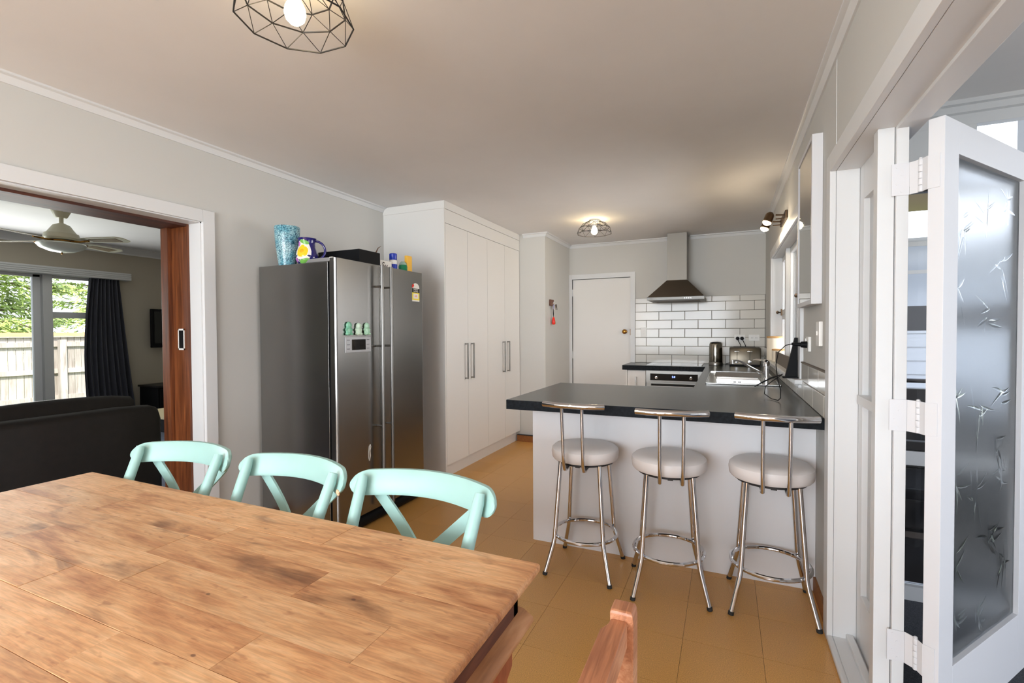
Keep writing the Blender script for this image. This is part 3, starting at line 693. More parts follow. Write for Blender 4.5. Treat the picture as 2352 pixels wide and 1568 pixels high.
# outer long side: low wall with posts, open glazing above
lw = MB().box(3.6, 3.7, -3.4, 3.0, SFZ, .55).box(3.6, 3.7, -3.4, 3.0, 2.1, 2.345)
for y in (-3.4, -1.4, 0, 1.4, 2.9): lw.box(3.6, 3.7, y, y + .09, .55, 2.1)
struct('wall_sunroom', lw, m_white, 'low outer wall and posts of the sunroom', smooth=False)
struct('wall_sunroom_rear', bx(.53, 3.7, -3.52, -3.4, SFZ, 2.345), m_wall, 'rear wall of the sunroom', smooth=False)

# seen through the end glazing: weatherboard wall, eave, covered outdoor chair
gw = thing('weatherboard_wall', 'pale blue-grey weatherboard wall seen past the door hinges', 'wall', (2.5, 6.6, 0))
for k in range(16):
    z = -.1 + .15 * k
    MB().prism([(6.62, z), (6.655, z), (6.655, z + .15), (6.645, z + .15)], 0, .75, 6.0).build('board', m_board, gw, smooth=False)
bx(.8, 6, 6.66, 6.7, -.3, 2.3).build('backing', m_gap, gw, smooth=False)
wf = MB().box(1.45, 1.5, 6.59, 6.64, 1.35, 2.25).box(2.6, 2.65, 6.59, 6.64, 1.35, 2.25).box(1.5, 2.6, 6.59, 6.64, 1.35, 1.40).box(1.5, 2.6, 6.59, 6.64, 2.2, 2.25).box(1.5, 2.6, 6.60, 6.63, 1.9, 1.94)
wfo = wf.build('window_frame', m_white, gw)
bx(1.5, 2.6, 6.605, 6.61, 1.40, 2.2).build('window_glass', mk('pale_blind_glass', srgb(200, 210, 224), .1), wfo, smooth=False)
ev = thing('eave', 'tan eave with white rafters outside the sunroom end', 'eave', (2.5, 6, 2.6))
bx(.7, 6.5, 5.4, 6.8, 2.62, 2.66).build('soffit', m_tan, ev, smooth=False)
bx(.7, 6.5, 5.34, 5.40, 2.50, 2.68).build('fascia', m_board, ev, smooth=False)
struct('sun_block_eave', bx(.53, 1.15, 3.05, 6.3, 2.46, 2.52), m_board, 'unseen eave added to shade the kitchen window', smooth=False)  # out of view, added to keep direct sun out of the kitchen
struct('reflector', bx(3.75, 9, -6, 8, -.3, -.15), mk('pale_bounce_grey', srgb(196, 192, 184), .85), 'unseen pale patio outside the sunroom', smooth=False)  # unseen slab added to bounce neutral light upward instead of lawn green
pg = thing('pergola', 'white and grey pergola rafters above the sunroom end glazing', 'pergola', (2, 4, 2.5))
for k in range(7):
    x = .75 + .5 * k
    MB().obox((x, 3.05, 2.60), (.05, 0, 0), (.9, 2.2, -.15), (0, 0, .12)).build('rafter', m_board if k % 2 else m_tan, pg, smooth=False)
oc = thing('outdoor_chair', 'black curved-arm outdoor chair glimpsed between the door hinges', 'chair', (1.15, 3.6, -.1))
fr = MB()
for x in (.85, 1.45):
    fr.tube([(x, 3.9, -.1), (x, 3.85, .35), (x, 3.82, .5), (x, 3.6, .58), (x, 3.35, .54), (x, 3.3, .4), (x, 3.28, -.1)], .02, 8)
fr.tube([(.85, 3.85, .4), (.85, 4.0, .95), (1.45, 4.0, .95), (1.45, 3.85, .4)], .02, 8)
fr.build('frame', m_blackm, oc)
bx(.87, 1.43, 3.35, 3.85, .33, .40).build('seat', m_black, oc, bevel=.02)
MB().obox((.88, 3.86, .4), (.54, 0, 0), (0, .13, .5), (0, .03, -.01)).build('backrest', m_black, oc, bevel=.01)
oc2 = thing('storage_trunk', 'black lidded outdoor box behind the sunroom end glazing', 'box', (1.2, 4.4, -.1))
bx(.62, 2.4, 4.15, 4.7, -.1, .62).build('body', m_black, oc2, bevel=.02)
bx(.60, 2.42, 4.13, 4.72, .62, .68).build('lid', m_blackm, oc2, bevel=.015)

# ---------------------------------------------------------------- living room
LX = -7.30
struct('floor_living', bx(LX - .1, -3.0, -2.0, 5.2, -.06, 0), m_carpetb, 'blue-grey carpet of the living room', smooth=False)
struct('ceiling_living', bx(LX - .1, -3.10, -2.0, 5.2, ZC, ZC + .1), m_ceil, 'white living room ceiling', smooth=False)
LW0, LW1, LZ0, LZ1 = .4, 3.66, .45, 1.99
wv = MB().box(LX - .12, LX, LW1, 5.2, 0, ZC).box(LX - .12, LX, -2.0, LW0, 0, ZC).box(LX - .12, LX, LW0, LW1, 0, LZ0).box(LX - .12, LX, LW0, LW1, LZ1, ZC)
struct('wall_living', wv, m_wall_dim, 'taupe living room wall with the garden window', smooth=False)
struct('wall_living_far', bx(LX - .1, -3.16, 5.1, 5.2, 0, ZC), m_wall_dim, 'far side wall of the living room', smooth=False)
struct('wall_living_near', bx(LX - .1, -3.16, -2.1, -2.0, 0, ZC), m_wall_dim, 'near side wall of the living room', smooth=False)
struct('wall_living_inner', MB().box(-3.17, -3.161, OY1 + .02, 5.2, 0, ZC), m_wall_dim, 'living room face of the dividing wall', smooth=False)
cornice('trim_14', (LX, -2.0), (LX, 5.1), (1, 0), w=.09, h=.085, label='deep white cornice in the living room')
w3 = thing('window_3', 'white-framed living room window onto the garden', None, (LX, 2, LZ0), kind='structure')
fw = MB().box(LX - .09, LX - .03, LW0, LW0 + .05, LZ0, LZ1).box(LX - .09, LX - .03, LW1 - .05, LW1, LZ0, LZ1).box(LX - .09, LX - .03, LW0, LW1, LZ0, LZ0 + .05).box(LX - .09, LX - .03, LW0, LW1, LZ1 - .03, LZ1)
fw.build('window_frame', m_white, w3)
bx(LX - .10, LX + .02, 2.885, 2.975, LZ0, LZ1).build('mullion', m_pelmet, w3, bevel=.004)
bx(LX - .08, LX - .03, 2.815, 2.885, LZ0, LZ1).build('sash_stile', m_white, w3, bevel=.004)
bx(LX - .09, LX - .03, 2.975, LW1 - .05, 1.485, 1.56).build('transom', m_pelmet, w3, bevel=.004)
bx(LX - .09, LX - .03, 1.65, 1.74, LZ0, LZ1).build('mullion', m_pelmet, w3, bevel=.004)
for a in ((LW0 + .05, 1.65, LZ0 + .05, LZ1 - .03), (1.74, 2.815, LZ0 + .05, LZ1 - .03), (2.975, LW1 - .05, 1.56, LZ1 - .03), (2.975, LW1 - .05, LZ0 + .05, 1.485)):
    bx(LX - .062, LX - .058, *a).build('pane', m_glass, w3, smooth=False)
pm = thing('pelmet', 'white ribbed pelmet above the living room window', 'pelmet', (LX, 2, 2.0))
bx(LX, LX + .12, .1, 3.75, 1.99, 2.083).build('board', m_pelmet, pm, bevel=.003)
for k in range(4): bx(LX + .12, LX + .126, .1, 3.75, 1.995 + .022 * k, 2.011 + .022 * k).build('rib', m_pelmet, pm, bevel=.002)
# curtain: gathered folds, wider at the foot
cu = MB(); nC = 90; rows = []
for zi in range(9):
    t = zi / 8; z = 1.99 - t * 1.93; y0 = 3.315 - .075 * math.sin(t * PI * .9) ; y1 = 3.64 + .18 * t
    row = []
    for k in range(nC + 1):
        u = k / nC; y = y0 + (y1 - y0) * u
        row.append((LX + .055 + .028 * math.sin(u * 8.5 * 2 * PI + .5 * math.sin(t * 3)) + .01 * math.sin(u * 31 + t * 2), y, z))
    rows.append(row)
vs = [p for r in rows for p in r]; fs = []
for i in range(8):
    for k in range(nC):
        a = i * (nC + 1) + k; fs.append((a, a + 1, a + nC + 2, a + nC + 1))
n0 = len(vs); vs += [(x + .004, y, z) for x, y, z in vs]; fs += [tuple(i + n0 for i in f)[::-1] for f in fs]
cu.add(vs, fs)
tag(cu.build('curtain', m_curtain, angle=80, loc=(LX + .06, 3.5, 0)), 'charcoal curtain drawn to the right of the garden window', 'curtain')
# ceiling fan
fx, fy = -5.45, 2.30
fan = thing('ceiling_fan', 'cream four-bladed ceiling fan with cane inset blades and bowl light', 'ceiling fan', (fx, fy, ZC))
MB().lathe([(.04, ZC), (.078, ZC - .002), (.070, ZC - .03), (.045, ZC - .085), (.035, ZC - .095)], (fx, fy, 0), 28).build('canopy', m_cream, fan)
MB().lathe([(.016, ZC - .19), (.016, ZC - .09)], (fx, fy, 0), 16).build('down_rod', m_cream, fan)
MB().lathe([(.02, 2.285), (.03, 2.28), (.06, 2.265), (.085, 2.225), (.105, 2.195), (.118, 2.19), (.122, 2.175), (.125, 2.15), (.11, 2.135), (.05, 2.13)], (fx, fy, 0), 36).build('motor_housing', m_cream, fan)
MB().lathe([(.05, 2.135), (.09, 2.128), (.09, 2.118), (.05, 2.112)], (fx, fy, 0), 28).build('brass_ring', m_brass, fan)
MB().lathe([(.06, 2.112), (.165, 2.104), (.175, 2.092), (.150, 2.062), (.09, 2.035), (.03, 2.024), (.004, 2.022)], (fx, fy, 0), 40).build('bowl_shade', mk('opal_glass', srgb(214, 220, 212), .2), fan)
MB().lathe([(.003, 2.005), (.008, 2.012), (.006, 2.024)], (fx, fy, 0), 12).build('finial', m_brass, fan)
for k in range(4):
    a = math.radians(22 + 90 * k); c, s = math.cos(a), math.sin(a)
    def q(u, v, z): return (fx + u * c - v * s, fy + u * s + v * c, z)
    outl = [(.20, -.045), (.30, -.06), (.55, -.072), (.60, -.04), (.60, .04), (.55, .072), (.30, .06), (.20, .045)]
    bl = MB(); n = len(outl)
    vs = [q(u, v, 2.128 - v * .16) for u, v in outl] + [q(u, v, 2.134 - v * .16) for u, v in outl]
    bl.add(vs, [tuple(range(n))[::-1], tuple(range(n, 2 * n))] + [(i, (i + 1) % n, n + (i + 1) % n, n + i) for i in range(n)])
    bo = bl.build('blade', m_cream, fan)
    ins = [(.27, -.03), (.53, -.042), (.53, .042), (.27, .03)]
    MB().add([q(u, v, 2.1275 - v * .16) for u, v in ins] + [q(u, v, 2.1255 - v * .16) for u, v in ins], [(0, 1, 2, 3), (7, 6, 5, 4), (0, 4, 5, 1), (1, 5, 6, 2), (2, 6, 7, 3), (3, 7, 4, 0)]).build('cane_inset', m_cane, bo)
    MB().tube([q(.09, 0, 2.122), q(.16, .012, 2.118), q(.25, 0, 2.124)], [.010, .008, .010], 8).build('blade_arm', m_brass, fan)
# sofa seen from behind
sf = thing('sofa', 'dark brown leather sofa seen from behind through the opening', 'sofa', (-4.2, 1.1, 0))
SX = -3.75
bk = MB(); secs = []
for y, dz, dx in ((-.9, -.02, .02), (-.86, 0, 0), (.6, 0, 0), (1.9, .0, 0), (2.08, -.01, .005), (2.13, -.03, .02), (2.15, -.07, .04)):
    secs.append([Vector((SX - dx, y, .08)), Vector((SX - dx + .0, y, .74 + dz)), Vector((SX - .02 - dx, y, .775 + dz)), Vector((SX - .07, y, .787 + dz)), Vector((SX - .15, y, .78 + dz)), Vector((SX - .19, y, .75 + dz)), Vector((SX - .2, y, .08))])
bk.sweep(secs); bk.build('back_frame', m_leather, sf, angle=50)
for k, (a, b) in enumerate(((-.75, .18), (.2, 1.12), (1.14, 2.06))):
    secs = []
    for t in range(9):
        u = t / 8; y = a + (b - a) * u; pz = .03 * math.sin(PI * u) ** .5 + (.012 if k == 2 else 0)
        secs.append([Vector((SX - .2, y, .42)), Vector((SX - .19, y, .79 + pz)), Vector((SX - .24, y, .822 + pz)), Vector((SX - .33, y, .815 + pz)), Vector((SX - .40, y, .76)), Vector((SX - .43, y, .44))])
    MB().sweep(secs).build('back_cushion', m_leather, sf, angle=60)
bx(SX - .95, SX - .2, -.7, 2.0, .12, .43).build('seat_base', m_leather, sf, bevel=.03)
for y0, y1 in ((-.92, -.7), (1.98, 2.16)):
    bx(SX - .98, SX - .19, y0, y1, .08, .58).build('arm', m_leather, sf, bevel=.05, bseg=3)
for y in (-.8, 2.02):
    for x in (SX - .1, SX - .85): bx(x - .025, x + .025, y, y + .05, 0, .08).build('foot', m_blackm, sf)
# tv and unit
tv = thing('television', 'small dark wall-mounted television on the taupe wall', 'television', (LX + .08, 4.35, 1.1))
bx(LX + .05, LX + .10, 4.0, 4.85, 1.10, 1.632).build('casing', m_black, tv, bevel=.006)
bx(LX + .0995, LX + .103, 4.03, 4.82, 1.16, 1.60).build('screen', m_screen, tv)
bx(LX + .002, LX + .05, 4.3, 4.55, 1.25, 1.5).build('wall_bracket', m_blackm, tv)
un = thing('tv_unit', 'long black cabinet under the wall television', 'cabinet', (-7.05, 4.2, 0))
bx(LX + .01, -6.88, 3.88, 5.0, .06, .575).build('body', m_black, un, bevel=.004)
bx(LX + .002, -6.86, 3.86, 5.02, .575, .60).build('top', m_blackm, un, bevel=.003)
for k in range(3):
    d = bx(-6.88, -6.865, 3.90 + .36 * k, 4.25 + .36 * k, .09, .55).build('door', m_black, un, bevel=.003)
    bx(-6.865, -6.855, 4.03 + .36 * k, 4.12 + .36 * k, .48, .49).build('handle', m_steel, d)
for x, y in ((-7.2, 3.95), (-6.92, 3.95), (-7.2, 4.9), (-6.92, 4.9)): bx(x - .02, x + .02, y - .02, y + .02, 0, .06).build('foot', m_blackm, un)
ct = thing('coffee_table', 'low dark table with a pale top edge beyond the sofa', 'table', (-5.6, 3.35, 0))
bx(-6.0, -5.3, 3.05, 3.75, .40, .425).build('table_top', mk('pale_timber_edge', srgb(190, 176, 140), .5), ct, bevel=.003)
bx(-5.98, -5.32, 3.07, 3.73, .26, .40).build('apron', m_black, ct)
for x in (-5.95, -5.4):
    for y in (3.1, 3.65): bx(x, x + .05, y, y + .05, 0, .26).build('leg', m_black, ct)

# ---------------------------------------------------------------- garden beyond the living room window
struct('ground', bx(-40, 12, -25, 30, -.62, -.50), m_grass, 'lawn around the house', smooth=False)
struct('deck', bx(.75, 6.0, 3.06, 6.6, -.2, -.12), m_blackm, 'dark deck outside the sunroom end', smooth=False)
fe = thing('paling_fence', 'weathered vertical paling fence with rails behind the living room window', 'fence', (-11.5, 3.5, -.5))
pal = None; rf = random.Random(3)
for k in range(-8, 34):
    y = 2.6 + .105 * k
    if pal is None:
        o = bx(-.009, .009, .004, .101, -.5, 1.235).build('paling', m_fence, None, smooth=False); pal = o.data; o.parent = fe
    else:
        o = bpy.data.objects.new('paling', pal); COL.objects.link(o); o.parent = fe
    o.location = Vector((-11.53 + rf.uniform(-.003, .003), y, rf.uniform(-.006, .006))) - LOC[fe.name]
for z in (1.06, .56, .06): bx(-11.52, -11.475, 1.7, 6.2, z, z + .085).build('rail', m_fence, fe, smooth=False)
bx(-11.58, -11.47, 1.7, 6.2, 1.235, 1.25).build('capping', m_fence, fe, smooth=False)
bx(-11.62, -11.55, 1.7, 6.2, 1.20, 1.325).build('top_board', m_fcap, fe, smooth=False)
for y in (2.3, 4.74): bx(-11.475, -11.38, y, y + .1, -.5, 1.19).build('post', m_fence, fe, smooth=False)
nh = thing('neighbour_house', 'white gabled house glimpsed behind the fence', 'house', (-31, 5, -.5))
MB().prism([(3.5, -.5), (10.5, -.5), (10.5, 1.4), (7.0, 2.5), (3.5, 1.4)], 0, -33, -29.5).build('walls', m_board, nh, smooth=False)
MB().prism([(3.2, 1.3), (7.0, 2.55), (10.8, 1.3), (10.8, 1.42), (7.0, 2.68), (3.2, 1.42)], 0, -33.2, -29.3).build('roof', m_pelmet, nh, smooth=False)
bx(-29.5, -29.45, 6.4, 7.6, .6, 1.5).build('window', m_screen, nh, smooth=False)


def conifer(loc, h, r, seed, label, nl=21000):
    t = thing('conifer_tree', label, 'tree', loc, group='trees behind the paling fence'); rg = random.Random(seed); L0 = Vector(loc)
    MB().tube([L0, L0 + Vector((0, 0, h * .5)), L0 + Vector((.1, 0, h))], [.14, .09, .02], 8).build('trunk', m_trunk, t)
    br = MB(); fo = MB()
    for i in range(46):
        z = h * (.20 + .78 * (i / 46)); a = i * 2.4 + rg.uniform(-.3, .3); ln = r * (1.15 - .8 * (i / 46)) * rg.uniform(.8, 1.1)
        p0 = L0 + Vector((0, 0, z)); p1 = p0 + Vector((math.cos(a) * ln * .6, math.sin(a) * ln * .6, .12)); p2 = p0 + Vector((math.cos(a) * ln, math.sin(a) * ln, -.25 * rg.random()))
        br.tube([p0, p1, p2], [.03, .018, .006], 5)
        for j in range(nl // 46):
            u = rg.uniform(.2, 1.0); q = p0.lerp(p1, u / .6) if u < .6 else p1.lerp(p2, (u - .6) / .4)
            q = q + Vector((rg.gauss(0, .16), rg.gauss(0, .16), rg.uniform(-.22, .08)))
            d = Vector((math.cos(a) + rg.gauss(0, .6), math.sin(a) + rg.gauss(0, .6), rg.uniform(-.9, .1))).normalized(); sd = d.cross(Vector((rg.random(), rg.random(), 1))).normalized()
            l = rg.uniform(.10, .24); w = l * .16
            fo.add([q - sd * w, q + d * l * .5 - sd * w * .8, q + d * l, q + sd * w], [(0, 1, 2, 3)])
    br.build('branches', m_trunk, t)
    tag(fo.build('foliage', m_leaf, t, smooth=False), kind='stuff')


conifer((-14.4, 4.4, -.5), 5.8, 1.9, 5, 'bright green conifer behind the fence in the left pane')
conifer((-15.2, 8.5, -.5), 5.6, 1.9, 8, 'bright green conifer behind the fence in the right pane')
conifer((-24.5, 11.5, -.5), 9.5, 3.2, 12, 'tall pale green conifer farther behind the fence')

# ---------------------------------------------------------------- tall pantry cupboards
XC = -2.221; CY0, CY1 = 3.55, 5.196
pc = thing('pantry_cupboard', 'full-height white pantry cupboard with four doors beside the fridge', 'cupboard', ((XL + XC) / 2, 4.37, 0))
bx(XL + .001, XC, CY0, CY0 + .018, 0, 2.36).build('side_panel', m_lam, pc, bevel=.0008)
bx(XL + .001, XC - .02, CY0 + .018, CY1, .115, 2.36).build('carcass', m_gap, pc, smooth=False)
bx(XL + .001, XC + .006, CY0 - .006, CY1, 2.358, ZC - .001).build('top_scriber', m_lam, pc, bevel=.001)
bx(XC - .019, XC, CY0 + .0185, CY1, 2.238, 2.356).build('filler_panel', m_lam, pc, bevel=.0008)
bx(XC - .068, XC - .05, CY0 + .018, CY1, 0, .122).build('kickboard', m_lam, pc)
bx(XL + .001, XC - .068, CY0 + .018, CY1, .0, .115).build('plinth', m_lam, pc)
ys = [CY0 + .02, 3.958, 4.366, 4.782, CY1 - .002]
for k in range(4):
    dr = bx(XC - .018, XC, ys[k] + .0016, ys[k + 1] - .0016, .123, 2.234).build('door', m_lam, pc, bevel=.0008)
    yh = ys[k + 1] - .058 if k % 2 == 0 else ys[k] + .058
    hb = MB().box(XC + .024, XC + .036, yh - .006, yh + .006, .853, 1.188).box(XC, XC + .03, yh - .005, yh + .005, .855, .867).box(XC, XC + .03, yh - .005, yh + .005, 1.174, 1.186)
    hb.build('handle', m_steel, dr, bevel=.0012)

# ---------------------------------------------------------------- fridge
FX0, FX1, FX2 = -2.83, -2.228, -2.163; FY0, FY1 = 2.225, 3.14
fr = thing('refrigerator', 'double-door stainless steel refrigerator with display panel', 'refrigerator', ((FX0 + FX2) / 2, (FY0 + FY1) / 2, 0))
bx(FX0, FX1, FY0 + .002, FY1 - .002, .06, 1.729).build('cabinet_body', m_fridge, fr, bevel=.004)
bx(FX0 + .02, FX1 - .012, FY0 + .03, FY1 - .03, .0, .06).build('plinth', m_black, fr)
bx(FX1, FX1 + .018, FY0 + .01, FY1 - .01, .08, 1.735).build('door_seal', m_black, fr)


def fdoor(y0, y1):
    s = MB(); r = .012
    s.prism([(FX1 + .018, y0), (FX1 + .018, y1), (FX2 - r, y1), (FX2 - .003, y1 - .004), (FX2, y1 - r), (FX2, y0 + r), (FX2 - .003, y0 + .004), (FX2 - r, y0)], 2, .10, 1.748)
    return s


YG = 2.638
dL = fdoor(FY0, YG - .003).build('door', m_fridge, fr, angle=20); dR = fdoor(YG + .003, FY1).build('door', m_fridge, fr, angle=20)
for dr, yh in ((dL, YG - .045), (dR, YG + .050)):
    hd = thing_h = MB().tube([(FX2 + .052, yh, .115), (FX2 + .052, yh, 1.742)], .0115, 14).build('handle', mk('handle_steel', srgb(126, 124, 121), .38, 1.0), dr)
    for z in (.30, .66, 1.20, 1.60):
        MB().tube([(FX2 - .002, yh, z), (FX2 + .046, yh, z)], .007, 10).build('handle_mount', m_steel, hd)
dp = bx(FX2 - .001, FX2 + .004, 2.295, 2.530, 1.165, 1.262).build('display_panel', m_silver, dL, bevel=.001)
bx(FX2 + .004, FX2 + .0055, 2.353, 2.478, 1.180, 1.247).build('display_screen', m_bglass, dp)
for y in (2.322, 2.502):
    for z in (1.188, 1.214, 1.244): bx(FX2 + .004, FX2 + .005, y - .013, y + .013, z - .0015, z + .0015).build('button', m_blackm, dp)
# top hinge covers
for y0, y1 in ((FY0 + .004, FY0 + .30), (FY1 - .30, FY1 - .004)):
    MB().prism([(FX1 - .185, 1.729), (FX1 + .012, 1.729), (FX1 + .012, 1.752), (FX1 - .16, 1.752)], 1, y0, y1).build('hinge_cover', m_silver, fr, bevel=.003)
bx(FX1 + .012, FX1 + .038, FY0 + .004, FY0 + .03, 1.732, 1.754).build('hinge_cap', m_wplast, fr, bevel=.002)
MB().tube([(FX2 - .045, FY0 + .02, .045), (FX2 - .045, FY1 - .01, .045)], .042, 14).build('foot_rail', m_black, fr)
# energy label on the right door
st = thing('energy_label', 'rounded energy rating sticker on the right fridge door', 'sticker', (FX2 + .001, 3.045, 1.52))
ar = [(3.0, 1.525), (3.093, 1.525), (3.093, 1.628)] + [(3.0465 + .0465 * math.cos(a), 1.628 + .036 * math.sin(a)) for a in [PI * k / 12 for k in range(1, 12)]] + [(3.0, 1.628)]
MB().prism(ar, 0, FX2 + .0002, FX2 + .0010).build('paper', m_whiteg, st)
bx(FX2 + .001, FX2 + .0016, 3.0, 3.093, 1.592, 1.624).build('black_band', m_black, st)
bx(FX2 + .001, FX2 + .0014, 3.0, 3.093, 1.536, 1.592).build('yellow_panel', mk('sticker_yellow', srgb(238, 215, 60), .4), st)
bx(FX2 + .0014, FX2 + .0018, 3.015, 3.078, 1.547, 1.584).build('white_box', m_whiteg, st)
MB().prism([(3.0, 1.628), (3.012, 1.628), (3.026, 1.645), (3.018, 1.658), (3.006, 1.652), (3.0, 1.645)], 0, FX2 + .001, FX2 + .0016).build('red_corner', m_red, st)
RX = (PI / 2, 0, PI / 2)
text('ENERGY', .0165, st, m_whiteg, (FX2 + .0018, 3.0465, 1.6155), RX)
text('RATING', .0165, st, m_whiteg, (FX2 + .0018, 3.0465, 1.6005), RX)
text('620', .018, st, m_red, (FX2 + .002, 3.0465, 1.5655), RX)
# three figure magnets on the left door


def magnet(y, mat, label, h=.088, z0=1.272):
    t = thing('figure_magnet', label, 'magnet', (FX2, y, z0), group='figure magnets on the fridge')
    s = MB(); s.lathe([(.003, -.004), (.019, -.002), (.023, .006), (.018, .014), (.004, .018)], (FX2 + .004, y, z0 + h - .024), 18, axis=0); s.build('head', mat, t)
    b = MB()
    b.lathe([(.004, -.003), (.022, -.001), (.026, .006), (.02, .014), (.004, .017)], (FX2 + .004, y, z0 + .026), 18, axis=0); b.build('body', mat, t)
    for sg in (-1, 1):
        MB().tube([(FX2 + .006, y + sg * .014, z0 + .048), (FX2 + .01, y + sg * .026, z0 + .036), (FX2 + .016, y + sg * .012, z0 + .026)], [.007, .007, .006], 8).build('arm', mat, t)
        MB().tube([(FX2 + .006, y + sg * .02, z0 + .012), (FX2 + .018, y + sg * .018, z0 + .010), (FX2 + .018, y + sg * .006, z0 + .012)], [.008, .008, .007], 8).build('leg', mat, t)
    return t


magnet(2.322, m_jade1, 'jade green sitting figure magnet, deepest green of the three')
magnet(2.408, m_jade2, 'palest, nearly white sitting figure magnet above the fridge display', h=.083)
magnet(2.485, m_jade3, 'soft mint sitting figure magnet nearest the fridge handle', h=.085)
fs_ = MB().tube([(FX2 + .002, 2.500, .500), (FX2 + .002, 2.506, .535), (FX2 + .002, 2.516, .545), (FX2 + .002, 2.520, .53), (FX2 + .002, 2.512, .505), (FX2 + .002, 2.516, .47), (FX2 + .002, 2.506, .44), (FX2 + .002, 2.500, .46)], .0028, 6, closed=True)
tag(fs_.build('small_magnet', m_whiteg, loc=(FX2, 2.51, .47)), 'tiny white loop-shaped magnet low on the left fridge door', 'magnet')

# things on the fridge
zf = 1.729
vx, vy = -2.655, 2.305
vz = MB().lathe([(.048, zf), (.054, zf + .004), (.060, zf + .05), (.070, zf + .12), (.077, zf + .2), (.079, zf + .255), (.076, zf + .262), (.072, zf + .257), (.066, zf + .18), (.05, zf + .02), (.004, zf + .015)], (vx, vy, 0), 40)
tag(vz.build('vase', m_vase, loc=(vx, vy, zf)), 'tall teal vase covered in fine scribbled circles', 'vase')
jx, jy = -2.490, 2.315
jprof = [(.042, 0), (.052, .004), (.064, .03), (.068, .055), (.062, .085), (.052, .115), (.050, .14), (.056, .165), (.059, .172)]


def jr(h):
    for (r0, h0), (r1, h1) in zip(jprof[:-1], jprof[1:]):
        if h0 <= h <= h1: return r0 + (r1 - r0) * (h - h0) / (h1 - h0)
    return jprof[-1][0]


jg = thing('jug', 'cobalt blue jug painted with a yellow flower and green leaves', 'jug', (jx, jy, zf))
MB().lathe([(r, zf + h) for r, h in jprof] + [(.054, zf + .172), (.046, zf + .14), (.044, zf + .03), (.004, zf + .02)], (jx, jy, 0), 40).build('body', m_navy, jg)
va = math.radians(-58)       # direction the decoration faces


def patch(name, cx, cz, outline, mat, lift):
    """raised glaze patch on the jug wall; outline in arc length / height around (cx angle offset, cz)"""
    s = MB(); pts = []; n = len(outline); R0 = 5
    for k in range(R0 + 1):
        for (u, v) in outline:
            t = k / R0; a = va + cx + u * t / .062; h = cz + v * t
            r = jr(h) + lift * (1 - .6 * t * t)
            pts.append((jx + r * math.cos(a), jy + r * math.sin(a), zf + h))
    fs = []
    for k in range(R0):
        for i in range(n):
            i2 = (i + 1) % n; fs.append((k * n + i, k * n + i2, (k + 1) * n + i2, (k + 1) * n + i))
    s.add(pts, fs); s.build(name, mat, jg, angle=60)


def ell(a, b, rot=0, n=18, w=0.0):
    return [((a * math.cos(t) * math.cos(rot) - b * math.sin(t) * math.sin(rot)) * (1 + w * math.sin(5 * t)), (a * math.cos(t) * math.sin(rot) + b * math.sin(t) * math.cos(rot)) * (1 + w * math.sin(5 * t))) for t in [2 * PI * k / n for k in range(n)]]


patch('white_ground', -.25, .085, ell(.058, .075), m_whiteg, .0012)
patch('yellow_flower', -.25, .085, ell(.038, .040, w=.05), m_ygl, .0030)
patch('flower_centre', -.25, .085, ell(.018, .018), mk('deep_yellow_glaze', srgb(226, 176, 20), .25), .0042)
patch('green_leaf', -.05, .143, ell(.036, .013, -.25), m_ggl, .0030)
patch('green_leaf', .0, .022, ell(.036, .014, .25), m_ggl, .0036)
patch('purple_berry', -.80, .132, ell(.014, .016), m_pgl, .0036)
patch('purple_berry', -1.0, .030, ell(.016, .016), m_pgl, .0040)
ha = math.radians(46)
hp = [(.052 + .058 * math.sin(PI * k / 14), .100 + .060 * math.cos(PI * k / 14)) for k in range(15)]
MB().tube([(jx + r * math.cos(ha), jy + r * math.sin(ha), zf + h) for r, h in hp], .0075, 12).build('handle', m_navy, jg)
MB().sweep([[Vector((jx + r * math.cos(va - 1.6 + w), jy + r * math.sin(va - 1.6 + w), zf + z)) for w in (-.3, 0, .3)] for r, z in ((.052, .14), (.060, .165), (.072, .176))]).build('spout', m_navy, jg)
tag(bx(-2.62, -2.25, 2.532, 2.745, zf + .0, zf + .125).build('flat_box', m_black, loc=(-2.43, 2.6, zf), bevel=.003), 'flat black box lying on the fridge behind the jug', 'box')
tb = thing('lettered_tray', 'white box with dark scroll lettering on top of the fridge', 'box', (-2.42, 2.85, zf))
bx(-2.62, -2.27, 2.77, 2.90, zf, zf + .085).build('body', m_whiteg, tb, bevel=.004)
text('Sv', .07, tb, mk('dark_brown_ink', srgb(44, 24, 20), .5), (-2.2685, 2.82, zf + .045), RX, align='CENTER')
tag(MB().tube([(-2.36, 2.83, zf + .085), (-2.36, 2.835, zf + .11), (-2.358, 2.83, zf + .15), (-2.35, 2.845, zf + .185), (-2.345, 2.875, zf + .205)], [.004, .004, .005, .003, .001], 6).build('twig', mk('brown_twig', srgb(92, 62, 44), .7), loc=(-2.36, 2.83, zf + .085)), 'thin curved brown twig standing up from the lettered box', 'twig')
cx, cy = -2.30, 2.955
cn = thing('spray_bottle', 'white and blue bottle with a blue cap on the fridge', 'bottle', (cx, cy, zf))
MB().lathe([(.026, zf), (.030, zf + .004), (.030, zf + .10), (.024, zf + .108), (.012, zf + .11)], (cx, cy, 0), 24).build('body', m_whiteg, cn)
MB().lathe([(.0305, zf + .02), (.0305, zf + .075)], (cx, cy, 0), 24, cap=False).build('label_band', m_blue, cn)
MB().lathe([(.027, zf + .108), (.029, zf + .112), (.029, zf + .152), (.024, zf + .157), (.003, zf + .158)], (cx, cy, 0), 24).build('cap', m_blue, cn)
gx, gy = -2.27, 3.035
gn = thing('green_bottle', 'small green bottle with a clear domed top on the fridge', 'bottle', (gx, gy, zf))
